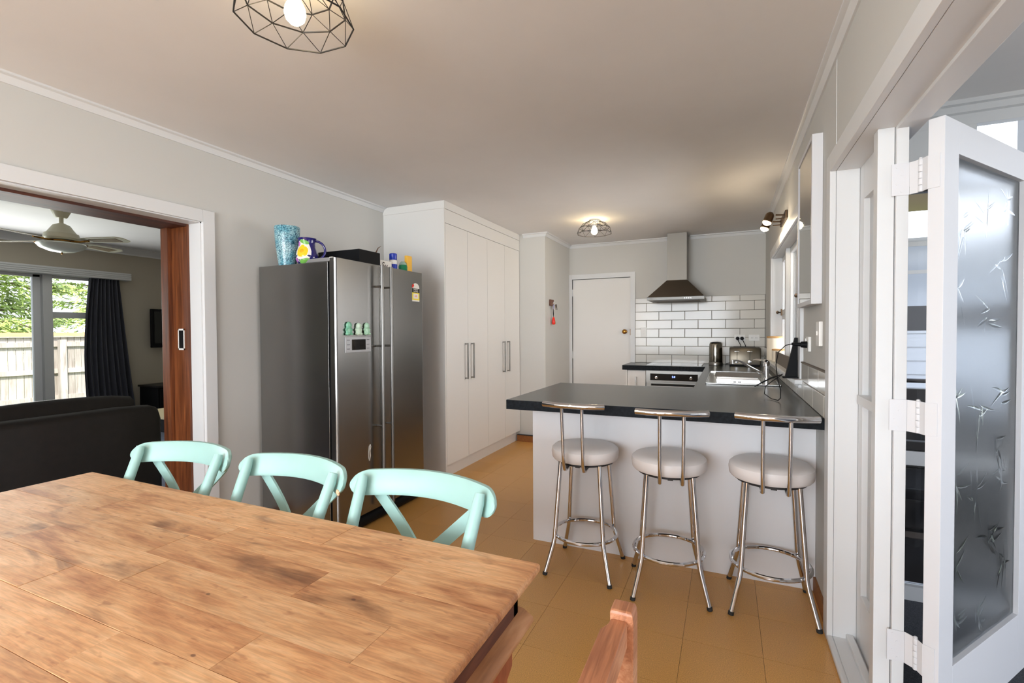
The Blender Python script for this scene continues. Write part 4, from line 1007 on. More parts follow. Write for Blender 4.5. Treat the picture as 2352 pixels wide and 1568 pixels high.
MB().lathe([(.030, zf), (.033, zf + .004), (.034, zf + .065), (.030, zf + .078)], (gx, gy, 0), 24).build('body', m_green, gn)
MB().lathe([(.030, zf + .078), (.026, zf + .092), (.014, zf + .104), (.003, zf + .106)], (gx, gy, 0), 24).build('dome', mk('pale_green_glass', srgb(150, 176, 160), .12), gn)
tag(bx(-2.275, -2.25, 3.06, 3.125, zf, zf + .155).build('yellow_packet', m_yellow, loc=(-2.26, 3.09, zf), bevel=.003), 'upright yellow packet at the end of the fridge top', 'packet')

# ---------------------------------------------------------------- benches
XT0, YT0, ZT, Zt, YT1, XT1, YT2, XT2 = -1.154, 2.501, .900, .847, 3.491, -.203, 5.575, -1.095
pn = thing('peninsula_cupboard', 'white breakfast bar base under the charcoal worktop', 'cupboard', (-.35, 3.1, 0))
bx(-1.091, XR - .001, 2.751, 2.769, 0, Zt).build('front_panel', m_panel, pn, bevel=.0008)
bx(-1.091, -1.073, 2.769, 3.47, 0, Zt).build('end_panel', m_panel, pn, bevel=.0008)
bx(-1.07, XR - .002, 2.77, 3.44, .12, Zt).build('carcass', m_lam, pn)
bx(-1.07, XR - .002, 2.77, 3.40, 0, .12).build('kickboard', m_lam, pn)
wt = thing('worktop', 'charcoal laminate worktop running from breakfast bar past the sink to the hob', 'worktop', (-.3, 3.6, Zt))
# outline in three slabs with a sink cut-out
SKX0, SKX1, SKY0, SKY1 = -.125, .345, 3.80, 4.885
top = MB()
top.box(XT0, XR - .001, YT0, YT1, Zt, ZT)
top.box(XT1, XR - .001, YT1, SKY0, Zt, ZT).box(XT1, SKX0, SKY0, SKY1, Zt, ZT).box(SKX1, XR - .001, SKY0, SKY1, Zt, ZT).box(XT1, XR - .001, SKY1, YB - .007, Zt, ZT)
top.box(XT2, XT1, YT2, YB - .007, Zt, ZT)
top.build('top_surface', m_bench, wt, smooth=False)
e = MB()
e.box(XT0 - .001, XR - .001, YT0 - .0012, YT0, Zt - .001, ZT - .0012).box(XT0 - .0012, XT0, YT0, YT1, Zt - .001, ZT - .0012).box(XT0, XT1, YT1, YT1 + .0012, Zt - .001, ZT - .0012)
e.box(XT1 - .0012, XT1, YT1, YT2, Zt - .001, ZT - .0012).box(XT2, XT1, YT2 - .0012, YT2, Zt - .001, ZT - .0012).box(XT2 - .0012, XT2, YT2, YB - .01, Zt - .001, ZT - .0012)
e.build('edge_strip', m_edge, wt, smooth=False)
sc_ = thing('sink_cupboard', 'white base cupboards under the sink', 'cupboard', (.1, 4.5, 0))
bx(XT1 + .03, XR - .002, 3.45, YB - .01, .12, .70).build('carcass', m_lam, sc_)
bx(XT1 + .08, XR - .002, 3.45, YB - .01, 0, .12).build('kickboard', m_lam, sc_)
for k in range(4):
    d = bx(XT1 + .012, XT1 + .03, 3.50 + .51 * k, 4.0 + .51 * k, .13, .84).build('door', m_lam, sc_, bevel=.001)
    bx(XT1 - .012, XT1 + .012, 3.94 + .51 * k, 3.952 + .51 * k, .62, .78).build('handle', m_steel, d)
hc = thing('narrow_cupboard', 'narrow white base cupboard left of the oven', 'cupboard', (-.95, 5.87, 0))
bx(-1.058, -1.042, YT2 + .02, YB - .01, 0, Zt - .001).build('side_panel', m_lam, hc)
bx(-1.04, -.835, YT2 + .042, YB - .01, .12, Zt - .001).build('carcass', m_lam, hc)
bx(-1.04, -.835, YT2 + .07, YB - .01, 0, .12).build('kickboard', m_lam, hc)
d = bx(-1.038, -.837, YT2 + .022, YT2 + .04, .124, .838).build('door', m_lam, hc, bevel=.001)
MB().box(-.945, -.933, YT2 - .014, YT2 - .002, .46, .772).box(-.944, -.934, YT2 - .003, YT2 + .022, .468, .478).box(-.944, -.934, YT2 - .003, YT2 + .022, .755, .765).build('handle', m_steel, d)
ov = thing('oven', 'built-in stainless oven with black control panel and blue clock', 'oven', (-.53, 5.8, 0))
bx(-.832, -.236, YT2 + .045, YB - .03, .12, Zt - .002).build('body', m_steel, ov)
bx(-.832, -.236, YT2 + .02, YT2 + .045, .712, .840).build('control_fascia', m_steel, ov, bevel=.002)
cp = bx(-.784, -.280, YT2 + .0175, YT2 + .021, .735, .811).build('control_panel', m_bglass, ov)
for x in (-.715, -.351):
    MB().lathe([(.003, -.018), (.016, -.017), (.0175, -.012), (.0175, 0)], (x, YT2 + .0175, .768), 20, axis=1).build('knob', m_chrome, cp)
text('5:0', .030, cp, m_lcd, (-.532, YT2 + .0165, .778), (PI / 2, 0, 0), name='clock_digits')
od = bx(-.828, -.240, YT2 + .02, YT2 + .045, .16, .705).build('door', m_steel, ov, bevel=.002)
bx(-.775, -.290, YT2 + .0175, YT2 + .021, .22, .698).build('door_glass', m_bglass, od)
MB().tube([(-.77, YT2 - .02, .672), (-.295, YT2 - .02, .672)], .010, 12).tube([(-.74, YT2 + .02, .672), (-.74, YT2 - .02, .672)], .006, 8).tube([(-.325, YT2 + .02, .672), (-.325, YT2 - .02, .672)], .006, 8).build('handle', m_steel, od)
hob = thing('cooktop', 'black ceramic glass cooktop with a thin steel edge', 'cooktop', (-.54, 5.85, ZT))
bx(-.835, -.240, 5.592, 6.085, ZT, ZT + .004).build('steel_frame', m_steel, hob, bevel=.001)
bx(-.828, -.247, 5.600, 6.078, ZT + .0035, ZT + .0055).build('glass_top', m_bglass, hob)
for x, y, r in ((-.68, 5.73, .09), (-.40, 5.73, .07), (-.68, 5.95, .07), (-.40, 5.95, .09)):
    MB().lathe([(r, ZT + .0055), (r, ZT + .0059), (r - .003, ZT + .0059), (r - .003, ZT + .0055)], (x, y, 0), 32, cap=False).build('heating_ring', m_groove, hob)

# range hood
hd = thing('range_hood', 'stainless pyramid range hood with square flue above the hob', 'range hood', (-.522, 5.9, 1.64))
cxh = -.523
bx(cxh - .108, cxh + .108, 5.865, YB - .001, 1.875, ZC - .001).build('flue', m_alu, hd, bevel=.0015)
hx0, hx1, hy0, hy1 = cxh - .305, cxh + .305, 5.65, YB - .012
tp = [(cxh - .112, 5.86), (cxh + .112, 5.86), (cxh + .112, hy1), (cxh - .112, hy1)]; bt = [(hx0, hy0), (hx1, hy0), (hx1, hy1), (hx0, hy1)]
MB().add([(*p, 1.672) for p in bt] + [(*p, 1.880) for p in tp], [(0, 1, 2, 3), (7, 6, 5, 4), (0, 4, 5, 1), (1, 5, 6, 2), (2, 6, 7, 3), (3, 7, 4, 0)]).build('canopy', m_hood, hd, smooth=False)
bx(hx0 - .001, hx1 + .001, hy0 - .001, hy1, 1.640, 1.673).build('front_band', mk('hood_band_steel', srgb(120, 119, 116), .45, 1.0), hd, bevel=.0015)
MB().box(hx0 + .06, hx1 - .06, hy0 + .05, hy1 - .05, 1.632, 1.641).build('filter', m_groove, hd)
for k in range(4): MB().lathe([(.004, -.004), (.006, -.002), (.006, 0)], (cxh + .10 + .022 * k, hy0 - .001, 1.656), 12, axis=1).build('button', m_chrome, hd)
bx(hx0 + .02, hx0 + .075, hy0 - .002, hy0 - .001, 1.652, 1.660).build('badge', m_groove, hd)

# sink
sk = thing('sink', 'stainless inset sink with two bowls and a ridged drainer', 'sink', (.11, 4.34, ZT - .16))
s = MB(); X0, X1, Y0, Y1 = SKX0 - .012, SKX1 + .008, SKY0 - .015, SKY1 + .02
bowls = [(.0 - .065, .225, 3.86, 4.15, .16), (-.03, .20, 4.19, 4.35, .09)]
zr = ZT + .005
bx0, bx1 = -.07, .235
s.box(X0, X1, Y0, 3.855, ZT + .0005, zr).box(X0, bx0, 3.855, 4.38, ZT + .0005, zr).box(bx1, X1, 3.855, 4.38, ZT + .0005, zr).box(bx0, bx1, 4.175, 4.20, ZT + .0005, zr).box(bx0, bx1, 4.355, 4.38, ZT + .0005, zr)
s.box(X0, X1, 4.38, Y1, ZT + .0005, zr - .003)
s.box(X0, X1, Y0, Y0 + .006, ZT + .0005, zr + .004).box(X0, X0 + .006, Y0, Y1, ZT + .0005, zr + .004).box(X1 - .006, X1, Y0, Y1, ZT + .0005, zr + .004).box(X0, X1, Y1 - .006, Y1, ZT + .0005, zr + .004)
s.build('rim', m_chrome if False else mk('sink_steel', srgb(190, 190, 188), .2, 1.0), sk, bevel=.0012)
m_sink = MATS['sink_steel']
for (y0, y1, dp) in ((3.855, 4.175, .15), (4.20, 4.355, .10)):
    t = .02; zt_, zb = ZT + .003, ZT - dp
    q = [(bx0, y0), (bx1, y0), (bx1, y1), (bx0, y1)]; w = [(bx0 + t, y0 + t), (bx1 - t, y0 + t), (bx1 - t, y1 - t), (bx0 + t, y1 - t)]
    b = MB().add([(*p, zt_) for p in q] + [(*p, zb) for p in w] + [(*p, zb - .002) for p in w] + [(p[0] * 1.0, p[1], zt_ - .003) for p in q], [(0, 1, 5, 4), (1, 2, 6, 5), (2, 3, 7, 6), (3, 0, 4, 7), (4, 5, 6, 7)])
    bo = b.build('bowl', m_sink, sk, smooth=False)
    MB().lathe([(.002, zb + .002), (.035, zb + .003), (.042, zb + .001)], ((bx0 + bx1) / 2, (y0 + y1) / 2, 0), 24).build('waste', m_chrome, bo)
for k in range(12):
    y = 4.42 + .037 * k
    MB().tube([(X0 + .05, y, zr - .001), (X1 - .09, y, zr - .001)], .0055, 8).build('drainer_rib', m_sink, sk)
ov_ = MB()
for dx in (-.022, -.012, .012, .022): ov_.box(.08 + dx - .004, .08 + dx + .004, 4.152, 4.156, ZT - .018, ZT - .010)
ov_.build('overflow_slot', m_black, sk)
tp = thing('mixer_tap', 'chrome lever mixer tap with a long angled spout', 'tap', (.29, 4.30, zr))
tx, ty = .293, 4.30
MB().lathe([(.026, zr), (.026, zr + .006), (.021, zr + .012), (.020, zr + .095), (.024, zr + .10), (.024, zr + .125), (.018, zr + .14), (.004, zr + .146)], (tx, ty, 0), 28).build('body', m_chrome, tp)
MB().tube([(tx - .012, ty - .004, zr + .035), (tx - .10, ty - .03, zr + .085), (tx - .185, ty - .055, zr + .137), (tx - .215, ty - .063, zr + .145), (tx - .24, ty - .07, zr + .143)], [.011, .0095, .009, .009, .010], 12).build('spout', m_chrome, tp)
MB().tube([(tx - .243, ty - .071, zr + .147), (tx - .243, ty - .071, zr + .118)], .012, 14).build('nozzle', m_chrome, tp)
MB().sweep([[Vector((tx + dx, ty + dy + a, zr + dz + b)) for a, b in ((-w, 0), (-w * .5, h), (w * .5, h), (w, 0), (0, -.004))] for dx, dy, dz, w, h in ((.022, .0, .118, .018, .02), (0, 0, .132, .022, .022), (-.035, 0, .146, .017, .012), (-.075, 0, .150, .012, .008), (-.095, 0, .146, .009, .005))]).build('lever', m_chrome, tp)

# kettle and toaster
kx, ky = -.107, 5.93
kt = thing('kettle', 'tall cylindrical stainless kettle beside the toaster', 'kettle', (kx, ky, ZT))
MB().lathe([(.070, ZT), (.074, ZT + .003), (.074, ZT + .03), (.072, ZT + .034)], (kx, ky, 0), 32).build('base', m_steel, kt)
MB().lathe([(.071, ZT + .034), (.072, ZT + .04), (.068, ZT + .235), (.066, ZT + .243), (.060, ZT + .250)], (kx, ky, 0), 40).build('body', mk('polished_steel', srgb(135, 130, 120), .14, 1.0), kt)
MB().lathe([(.062, ZT + .249), (.055, ZT + .257), (.03, ZT + .262), (.003, ZT + .263)], (kx, ky, 0), 32).build('lid', m_black, kt)
MB().tube([(kx + .02, ky + .066, ZT + .22), (kx + .03, ky + .115, ZT + .20), (kx + .03, ky + .12, ZT + .10), (kx + .02, ky + .068, ZT + .06)], .010, 8).build('handle', m_black, kt)
tox0, tox1, toy0, toy1 = .035, .345, 5.785, 6.055
to = thing('toaster', 'four-slice stainless toaster with two levers and two dials', 'toaster', (.18, 5.94, ZT))
sec = lambda x, i: None
prof = [(toy0, .022), (toy0 - .002, .05), (toy0 + .002, .17), (toy0 + .012, .195), (toy0 + .035, .208), (toy1 - .035, .208), (toy1 - .012, .195), (toy1, .17), (toy1, .022)]
secs = []
for x, k in ((tox0, .93), (tox0 + .004, .97), (tox0 + .02, 1), (tox1 - .02, 1), (tox1 - .004, .97), (tox1, .93)):
    cyy = (toy0 + toy1) / 2
    secs.append([Vector((x, cyy + (y - cyy) * k, ZT + .022 + (z - .022) * k)) for y, z in prof])
MB().sweep(secs).build('body', mk('toaster_steel', srgb(104, 97, 86), .34, 1.0), to, angle=30)
bx(tox0 + .008, tox1 - .008, toy0 + .008, toy1 - .006, ZT, ZT + .022).build('base', m_black, to, bevel=.003)
for x in (tox0 + .075, tox0 + .20):
    bx(x - .002, x + .002, toy0 - .004, toy0, ZT + .07, ZT + .165).build('lever_slot', m_black, to)
    bx(x - .026, x + .026, toy0 - .02, toy0 - .003, ZT + .158, ZT + .168).build('lever', m_chrome, to, bevel=.003)
    MB().lathe([(.003, -.018), (.017, -.016), (.019, 0)], (x, toy0 - .001, ZT + .052), 20, axis=1).build('dial', m_chrome, to)
for y in (toy0 + .05, toy0 + .10, toy0 + .16, toy0 + .21): bx(tox0 + .04, tox1 - .05, y, y + .028, ZT + .2075, ZT + .2095).build('toast_slot', m_black, to)

# sockets and switches on the back wall
RY = YB - .0145


def socket(x, z, w, h, label, n=2, grp='white socket plates on the tiles'):
    t = thing('wall_socket', label, 'socket', (x, RY, z), group=grp)
    bx(x - w / 2, x + w / 2, RY - .008, RY, z - h / 2, z + h / 2).build('plate', m_wplast, t, bevel=.002)
    for k in range(n):
        cx_ = x + (k - (n - 1) / 2) * .042
        if w > h: bx(cx_ - .005, cx_ + .005, RY - .011, RY - .008, z + .018, z + .030).build('rocker', m_wplast, t, bevel=.001)
        else: bx(x - .006, x + .006, RY - .011, RY - .008, z - .02 + .035 * k - .008, z - .02 + .035 * k + .008).build('rocker', m_wplast, t, bevel=.001)
    if w > h:
        for k in range(n):
            cx_ = x + (k - (n - 1) / 2) * .042
            MB().box(cx_ - .008, cx_ - .006, RY - .0085, RY - .0078, z - .008, z + .004).box(cx_ + .006, cx_ + .008, RY - .0085, RY - .0078, z - .008, z + .004).build('pin_slot', m_black, t)
    return t


socket(.144, 1.208, .115, .072, 'double socket plate behind the toaster holding two black plugs')
socket(.292, 1.208, .112, .072, 'empty double socket plate nearest the window corner')
socket(-.936, 1.278, .072, .115, 'upright white double switch plate beside the internal door', grp=None)
pgz = thing('plug', 'left of two round black plugs in the socket behind the toaster', 'plug', (.121, RY - .01, 1.20))
MB().lathe([(.004, -.030), (.016, -.028), (.020, -.018), (.020, 0)], (.121, RY - .010, 1.200), 20, axis=1).build('plug_body', m_black, pgz)
MB().tube([(.121, RY - .034, 1.196), (.128, RY - .05, 1.17), (.150, RY - .045, 1.13), (.155, RY - .035, 1.08), (.12, RY - .03, .95), (.0, RY - .035, .906)], .0035, 8).build('cord', m_black, pgz)
pgr = thing('plug', 'right of two round black plugs in the socket behind the toaster', 'plug', (.167, RY - .01, 1.20))
MB().lathe([(.004, -.030), (.016, -.028), (.020, -.018), (.020, 0)], (.167, RY - .010, 1.200), 20, axis=1).build('plug_body', m_black, pgr)
MB().tube([(.167, RY - .034, 1.196), (.178, RY - .05, 1.17), (.202, RY - .042, 1.12), (.208, RY - .03, 1.05), (.21, RY - .03, .95)], .0035, 8).build('cord', m_black, pgr)
# right wall switches
sw1 = thing('light_switch', 'tall white light switch plate on the window wall', 'switch', (XR, 2.66, 1.21))
bx(XR - .016, XR, 2.60, 2.68, 1.215, 1.330).build('plate', m_wplast, sw1, bevel=.003)
bx(XR - .021, XR - .016, 2.634, 2.646, 1.265, 1.285).build('rocker', m_wplast, sw1, bevel=.001)
sw2 = thing('wall_socket', 'white wall socket holding the black router plug', 'socket', (XR, 2.95, 1.18))
bx(XR - .014, XR, 2.925, 3.005, 1.177, 1.255).build('plate', m_wplast, sw2, bevel=.003)
bx(XR - .019, XR - .014, 2.99, 3.0, 1.23, 1.245).build('rocker', m_wplast, sw2, bevel=.001)
ad_ = thing('power_adaptor', 'black power plug sticking out of the wall with a looping cord', 'plug', (XR - .02, 2.965, 1.215))
MB().tube([(XR - .015, 2.962, 1.213), (XR - .042, 2.966, 1.214), (XR - .044, 2.966, 1.214), (XR - .085, 2.972, 1.217)], [.019, .016, .011, .007], 12).build('plug_body', m_black, ad_)
MB().tube([(XR - .083, 2.972, 1.217), (.295, 2.98, 1.208), (.262, 3.0, 1.17), (.252, 3.01, 1.10), (.262, 3.03, 1.02), (.275, 3.0, .96), (.272, 2.98, .92), (.262, 2.99, .906), (.235, 3.05, .905), (.205, 3.15, .92), (.215, 3.2, .96), (.25, 3.15, 1.0), (.30, 3.2, 1.03)], .0024, 8).build('cord', m_black, ad_)
MB().tube([(.30, 3.22, 1.03), (.24, 3.2, 1.01), (.19, 3.2, .98), (.16, 3.25, .95), (.17, 3.3, .95), (.25, 3.28, 1.0), (.31, 3.26, 1.03)], .0023, 8).build('cord', m_black, ad_)
ro = thing('router', 'slim black upright router leaning in the window corner', 'router', (.36, 3.31, WZ0 - .022))
MB().prism([(.318, WZ0 - .02), (.384, WZ0 - .02), (.384, 1.247), (.368, 1.247)], 1, 3.24, 3.27).build('body', m_black, ro, bevel=.003)
bx(.305, .386, 3.225, 3.285, WZ0 - .022, WZ0 - .012).build('stand', m_black, ro, bevel=.003)

# canisters on the sill
c1 = thing('canister', 'large cream canister with a bamboo lid at the far end of the sill', 'canister', (.415, 5.09, WZ0 - .022))
MB().lathe([(.060, 1.009), (.066, 1.014), (.066, 1.215), (.062, 1.220)], (.415, 5.10, 0), 32).build('body', m_cerw, c1)
MB().lathe([(.066, 1.220), (.068, 1.222), (.068, 1.232), (.064, 1.236), (.003, 1.237)], (.415, 5.10, 0), 32).build('lid', m_tanl, c1)
c2 = thing('canister', 'small cream canister with a bamboo lid in front of the large one', 'canister', (.43, 4.90, WZ0 - .022))
MB().lathe([(.048, 1.009), (.054, 1.014), (.054, 1.105), (.050, 1.110)], (.430, 4.88, 0), 32).build('body', m_cerw, c2)
MB().lathe([(.054, 1.110), (.056, 1.112), (.056, 1.120), (.052, 1.124), (.003, 1.125)], (.430, 4.88, 0), 32).build('lid', m_tanl, c2)

# framed mirror on the right wall
mi = thing('framed_mirror', 'deep white box-framed mirror hanging on the window wall', 'mirror', (XR, 2.86, 1.41))
my0, my1, mz0, mz1, mf = 2.62, 3.10, 1.413, 2.200, .362
MB().box(mf, XR - .001, my0, my0 + .022, mz0, mz1).box(mf, XR - .001, my1 - .022, my1, mz0, mz1).box(mf, XR - .001, my0 + .022, my1 - .022, mz0, mz0 + .022).box(mf, XR - .001, my0 + .022, my1 - .022, mz1 - .022, mz1).build('frame', m_whited, mi, bevel=.001)
bx(mf + .004, mf + .008, my0 + .022, my1 - .022, mz0 + .022, mz1 - .022).build('mirror_glass', m_mirror, mi, smooth=False)
bx(mf + .008, XR - .002, my0 + .022, my1 - .022, mz0 + .022, mz1 - .022).build('backing', m_wplast, mi, smooth=False)

# spot lights above the window
sp = thing('spotlight_bar', 'bronze twin spotlight fitting above the kitchen window', 'wall light', (XR, 4.2, 2.13))
bx(XR - .02, XR - .001, 4.00, 4.36, 2.105, 2.165).build('back_plate', m_bronze, sp, bevel=.006)
for y in (4.06, 4.30):
    MB().tube([(XR - .02, y, 2.14), (XR - .075, y, 2.145)], .006, 8).tube([(XR - .02, y, 2.115), (XR - .075, y, 2.115)], .004, 8).build('arm', m_bronze, sp)
    ax = Vector((-.35, -.15, -.92)).normalized(); c0 = Vector((XR - .105, y, 2.165))
    def pt(t): return c0 + ax * t
    MB().tube([pt(0), pt(.012), pt(.02), pt(.07), pt(.078)], [.016, .026, .030, .032, .036], 18).build('lamp_holder', m_bronze, sp)
    MB().tube([pt(.070), pt(.082), pt(.092), pt(.10)], [.028, .030, .022, .006], 18).build('bulb', m_bulb, sp)
    light('spot_lamp', 'POINT', tuple(pt(.125)), 1.6, (1.0, .80, .55), .03)

# key rack on the return wall
kr = thing('key_rack', 'small wooden key rack block on the short wall', 'key rack', (-1.89, 5.38, 1.63))
bx(-1.900, -1.880, 5.330, 5.445, 1.595, 1.668).build('block', m_dwood, kr, bevel=.002)
for y in (5.37, 5.405): MB().tube([(-1.88, y, 1.63), (-1.862, y, 1.628), (-1.858, y, 1.638)], .002, 6).build('hook', m_chrome, kr)
ks = thing('key_bunch', 'bunch of keys with purple tag hanging from the rack', 'keys', (-1.86, 5.39, 1.63))
MB().tube([(-1.86 + .0, 5.385 + .014 * math.cos(a), 1.615 + .014 * math.sin(a)) for a in [2 * PI * k / 16 for k in range(16)]], .0015, 6, closed=True).build('ring', m_chrome, ks)
bx(-1.866, -1.861, 5.372, 5.392, 1.555, 1.612).build('tag', mk('lilac_tag', srgb(150, 140, 175), .4), ks, bevel=.002)
for k, (dy, a) in enumerate(((.0, -.1), (.012, .15), (.03, .35), (.04, .5))):
    c0 = Vector((-1.855 + .004 * k, 5.395 + dy * .5, 1.612))
    MB().tube([c0, c0 + Vector((.002, math.sin(a) * .03, -.022)), c0 + Vector((.003, math.sin(a) * .055, -.062))], [.008, .004, .003], 6).build('key', m_bronze if k % 2 else m_chrome, ks)
kf = thing('key_fob', 'orange-red key float with a padlock-like charm hanging on a black strap', 'key fob', (-1.865, 5.39, 1.43))
MB().tube([(-1.868, 5.388, 1.565), (-1.868, 5.390, 1.50), (-1.866, 5.388, 1.462)], [.003, .006, .002], 8).build('strap', m_black, kf)
MB().lathe([(.003, 1.465), (.012, 1.455), (.019, 1.425), (.020, 1.385), (.016, 1.375), (.003, 1.373)], (-1.866, 5.388, 0), 18).build('float', m_red, kf)
MB().tube([(-1.862, 5.408 + .012, 1.41), (-1.862, 5.432, 1.425), (-1.862, 5.440, 1.41)], .002, 6).build('shackle', m_chrome, kf)
MB().lathe([(.003, -.004), (.016, -.003), (.016, .003), (.003, .004)], (-1.862, 5.430, 1.393), 16, axis=0).build('charm', m_brass, kf)

# ---------------------------------------------------------------- wire cage ceiling lamps


def cage_lamp(cx, cy, ph, label, power, wire=.0026):
    t = thing('cage_ceiling_lamp', label, 'ceiling lamp', (cx, cy, ZC), group='black wire cage ceiling lamps')
    MB().lathe([(.050, ZC), (.052, ZC - .006), (.046, ZC - .020), (.030, ZC - .026)], (cx, cy, 0), 28).build('ceiling_cup', m_wplast, t)
    MB().lathe([(.018, ZC - .026), (.020, ZC - .034), (.020, ZC - .062), (.016, ZC - .066)], (cx, cy, 0), 20).build('bulb_holder', m_wplast, t)
    rings = [(.058, -.014, 0), (.118, -.045, .5), (.156, -.085, 1.0), (.177, -.141, 1.5)]
    P = [[Vector((cx + r * math.cos(ph + 2 * PI * (k + o) / 10), cy + r * math.sin(ph + 2 * PI * (k + o) / 10), ZC + z)) for k in range(10)] for r, z, o in rings]
    hb = MB()
    for ring in P: 
        for k in range(10): hb.tube([ring[k], ring[(k + 1) % 10]], wire, 6)
    hb.build('cage_rings', m_blackm, t)
    wb2 = MB()
    for a, b in zip(P[:-1], P[1:]):
        for k in range(10):
            wb2.tube([a[k], b[k]], wire * .55, 5); wb2.tube([a[k], b[k - 1]], wire * .55, 5)
    wb2.build('cage_wires', m_blackm, t)
    MB().lathe([(.014, ZC - .062), (.018, ZC - .075), (.030, ZC - .10), (.033, ZC - .118), (.028, ZC - .137), (.016, ZC - .149), (.003, ZC - .153)], (cx, cy, 0), 24).build('bulb', m_bulb, t)
    light('lamp_bulb', 'POINT', (cx, cy, ZC - .118), power, (1.0, .74, .40), .043)
    return t


cage_lamp(-1.258, 1.135, 3.506, 'black wire cage ceiling lamp over the dining table', 2.0)
cage_lamp(-1.228, 4.82, .2, 'black wire cage ceiling lamp in the kitchen', 6.0)

# ---------------------------------------------------------------- bar stools
st0 = thing('bar_stool', 'x', 'stool', (0, 0, 0), group='chrome bar stools at the breakfast bar')
MB().lathe([(.155, .600), (.170, .602), (.178, .612), (.181, .640), (.178, .658), (.165, .670), (.12, .677), (.05, .679), (.004, .679)], (0, 0, 0), 56).build('seat', m_vinyl, st0)
MB().lathe([(.10, .585), (.15, .586), (.15, .600), (.10, .601)], (0, 0, 0), 32).box(-.15, .15, -.012, .012, .582, .598).box(-.012, .012, -.15, .15, .582, .598).build('seat_frame', m_blackm, st0)
for sx in (-1, 1):
    for sy in (-1, 1):
        lg = MB().tube([(sx * .105, sy * .105, .592), (sx * .127, sy * .127, .25), (sx * .131, sy * .131, .19), (sx * .137, sy * .137, .155), (sx * .171, sy * .171, .012)], .0115, 12).build('leg', m_chrome, st0)
        MB().tube([(sx * .1705, sy * .1705, .016), (sx * .173, sy * .173, .0)], .0125, 12).build('rubber_foot', m_rubber, lg)
MB().tube([(.168 * math.cos(a), .168 * math.sin(a), .193) for a in [2 * PI * k / 40 for k in range(40)]], .0095, 10, closed=True).build('foot_ring', m_chrome, st0)
bar = [(-.158, -.222, .918), (-.11, -.240, .918), (-.06, -.250, .918), (0, -.253, .918), (.06, -.250, .918), (.11, -.240, .918), (.158, -.222, .918)]
MB().tube(bar, .0145, 16).build('back_bar', m_chrome, st0)
for sx in (-1, 1):
    MB().tube([(sx * .052, -.249, .912), (sx * .051, -.226, .66), (sx * .050, -.220, .615), (sx * .050, -.205, .585), (sx * .050, -.18, .578), (sx * .050, -.10, .588)], .0085, 12).build('back_upright', m_chrome, st0)
    MB().box(sx * .05 - .006, sx * .05 + .006, -.2, -.1, .583, .597).build('bracket', m_blackm, st0)
st0.location = (-.703, 2.545, 0); st0['label'] = 'chrome stool with white seat nearest the open end of the breakfast bar'
dup(st0, (-.262, 2.508, 0), math.radians(9), 'middle chrome stool with white round seat at the breakfast bar')
dup(st0, (.193, 2.545, 0), math.radians(1), 'chrome stool with white seat beside the sunroom doorway wall')

# ---------------------------------------------------------------- mint cross-back chairs
ch = thing('cross_back_chair', 'x', 'chair', (0, 0, 0), group='mint cross-back chairs at the dining table')


def arc(x, half=.245, ymid=.405, yend=.335):
    return ymid + (yend - ymid) * (x / half) ** 2


cr = MB(); secs = []
XS = [-.250, -.249, -.2465, -.242, -.236, -.228, -.218, -.206]
for x in XS + [-.19 + .02 * k for k in range(20)] + [-v for v in XS[::-1]]:
    ax_ = abs(x)
    e = max(0, (ax_ - .205) / .045); hh = .036 * math.sqrt(max(.02, 1 - e * e)); th = .011 * (1 if e < .6 else math.sqrt(max(.05, 1 - (e - .6) ** 2 * 4)))
    y = arc(x) ; zc = .826 + .006 * (1 - (x / .25) ** 2)
    secs.append([Vector((x, y + th * a, zc + hh * b - .10 * 0)) for a, b in ((-1, -.75), (-1, .75), (-.6, 1), (.6, 1), (1, .75), (1, -.75), (.6, -1), (-.6, -1))])
# recline the crest a little
cr.sweep(secs)
cr.v = [Vector((v.x, v.y + (v.z - .826) * .35, v.z)) for v in cr.v]
cr.build('crest_rail', m_mint, ch, angle=40)


def post(sx):
    return [(sx * .203, .345, .856), (sx * .202, .335, .83), (sx * .196, .295, .74), (sx * .190, .245, .62), (sx * .184, .205, .50), (sx * .180, .19, .44), (sx * .185, .195, .25), (sx * .198, .235, 0)]


for sx in (-1, 1):
    pp = [(p[0], p[1] - .012, p[2]) for p in post(sx)]
    p_ = MB().tube(pp, [.013, .0165, .0175, .018, .018, .018, .017, .014], 16).build('back_post', m_mint, ch)
    MB().lathe([(.003, -.0215), (.007, -.020), (.009, -.0165), (.009, -.014)], (sx * .2025, .337, .835), 14, axis=1).build('bolt_head', m_mint, p_)
for sx in (-1, 1):
    secs = []
    for k in range(13):
        t = k / 12; x = sx * (.185 - .36 * t); z = .800 - .335 * t; y = .372 - .15 * t + .045 * math.sin(PI * t) - (.004 * sx)
        d = Vector((-sx * .36, 0, -.335)).normalized(); pr = Vector((d.z, 0, -d.x)) * .019
        secs.append([Vector((x, y - .004, z)) + pr, Vector((x, y + .004, z)) + pr, Vector((x, y + .004, z)) - pr, Vector((x, y - .004, z)) - pr])
    MB().sweep(secs).build('cross_strip', m_mint, ch, angle=40)
seatp = [(.235 * math.copysign(abs(math.cos(a)) ** .6, math.cos(a)), .0 + .215 * math.copysign(abs(math.sin(a)) ** .6, math.sin(a))) for a in [2 * PI * k / 32 for k in range(32)]]
MB().prism(seatp, 2, .44, .468).build('seat', mk('woven_seat', srgb(190, 165, 120), .8, var=(90, .7, 1.2)), ch, bevel=.005)
MB().prism([(a * 1.01, b * 1.01) for a, b in seatp], 2, .42, .441).build('seat_frame', m_mint, ch, bevel=.004)
for sx in (-1, 1):
    MB().tube([(sx * .185, -.17, .43), (sx * .195, -.195, 0)], [.018, .013], 14).build('front_leg', m_mint, ch)
    MB().tube([(sx * .187, -.178, .2), (sx * .185, .18, .2)], .009, 10).build('side_stretcher', m_mint, ch)
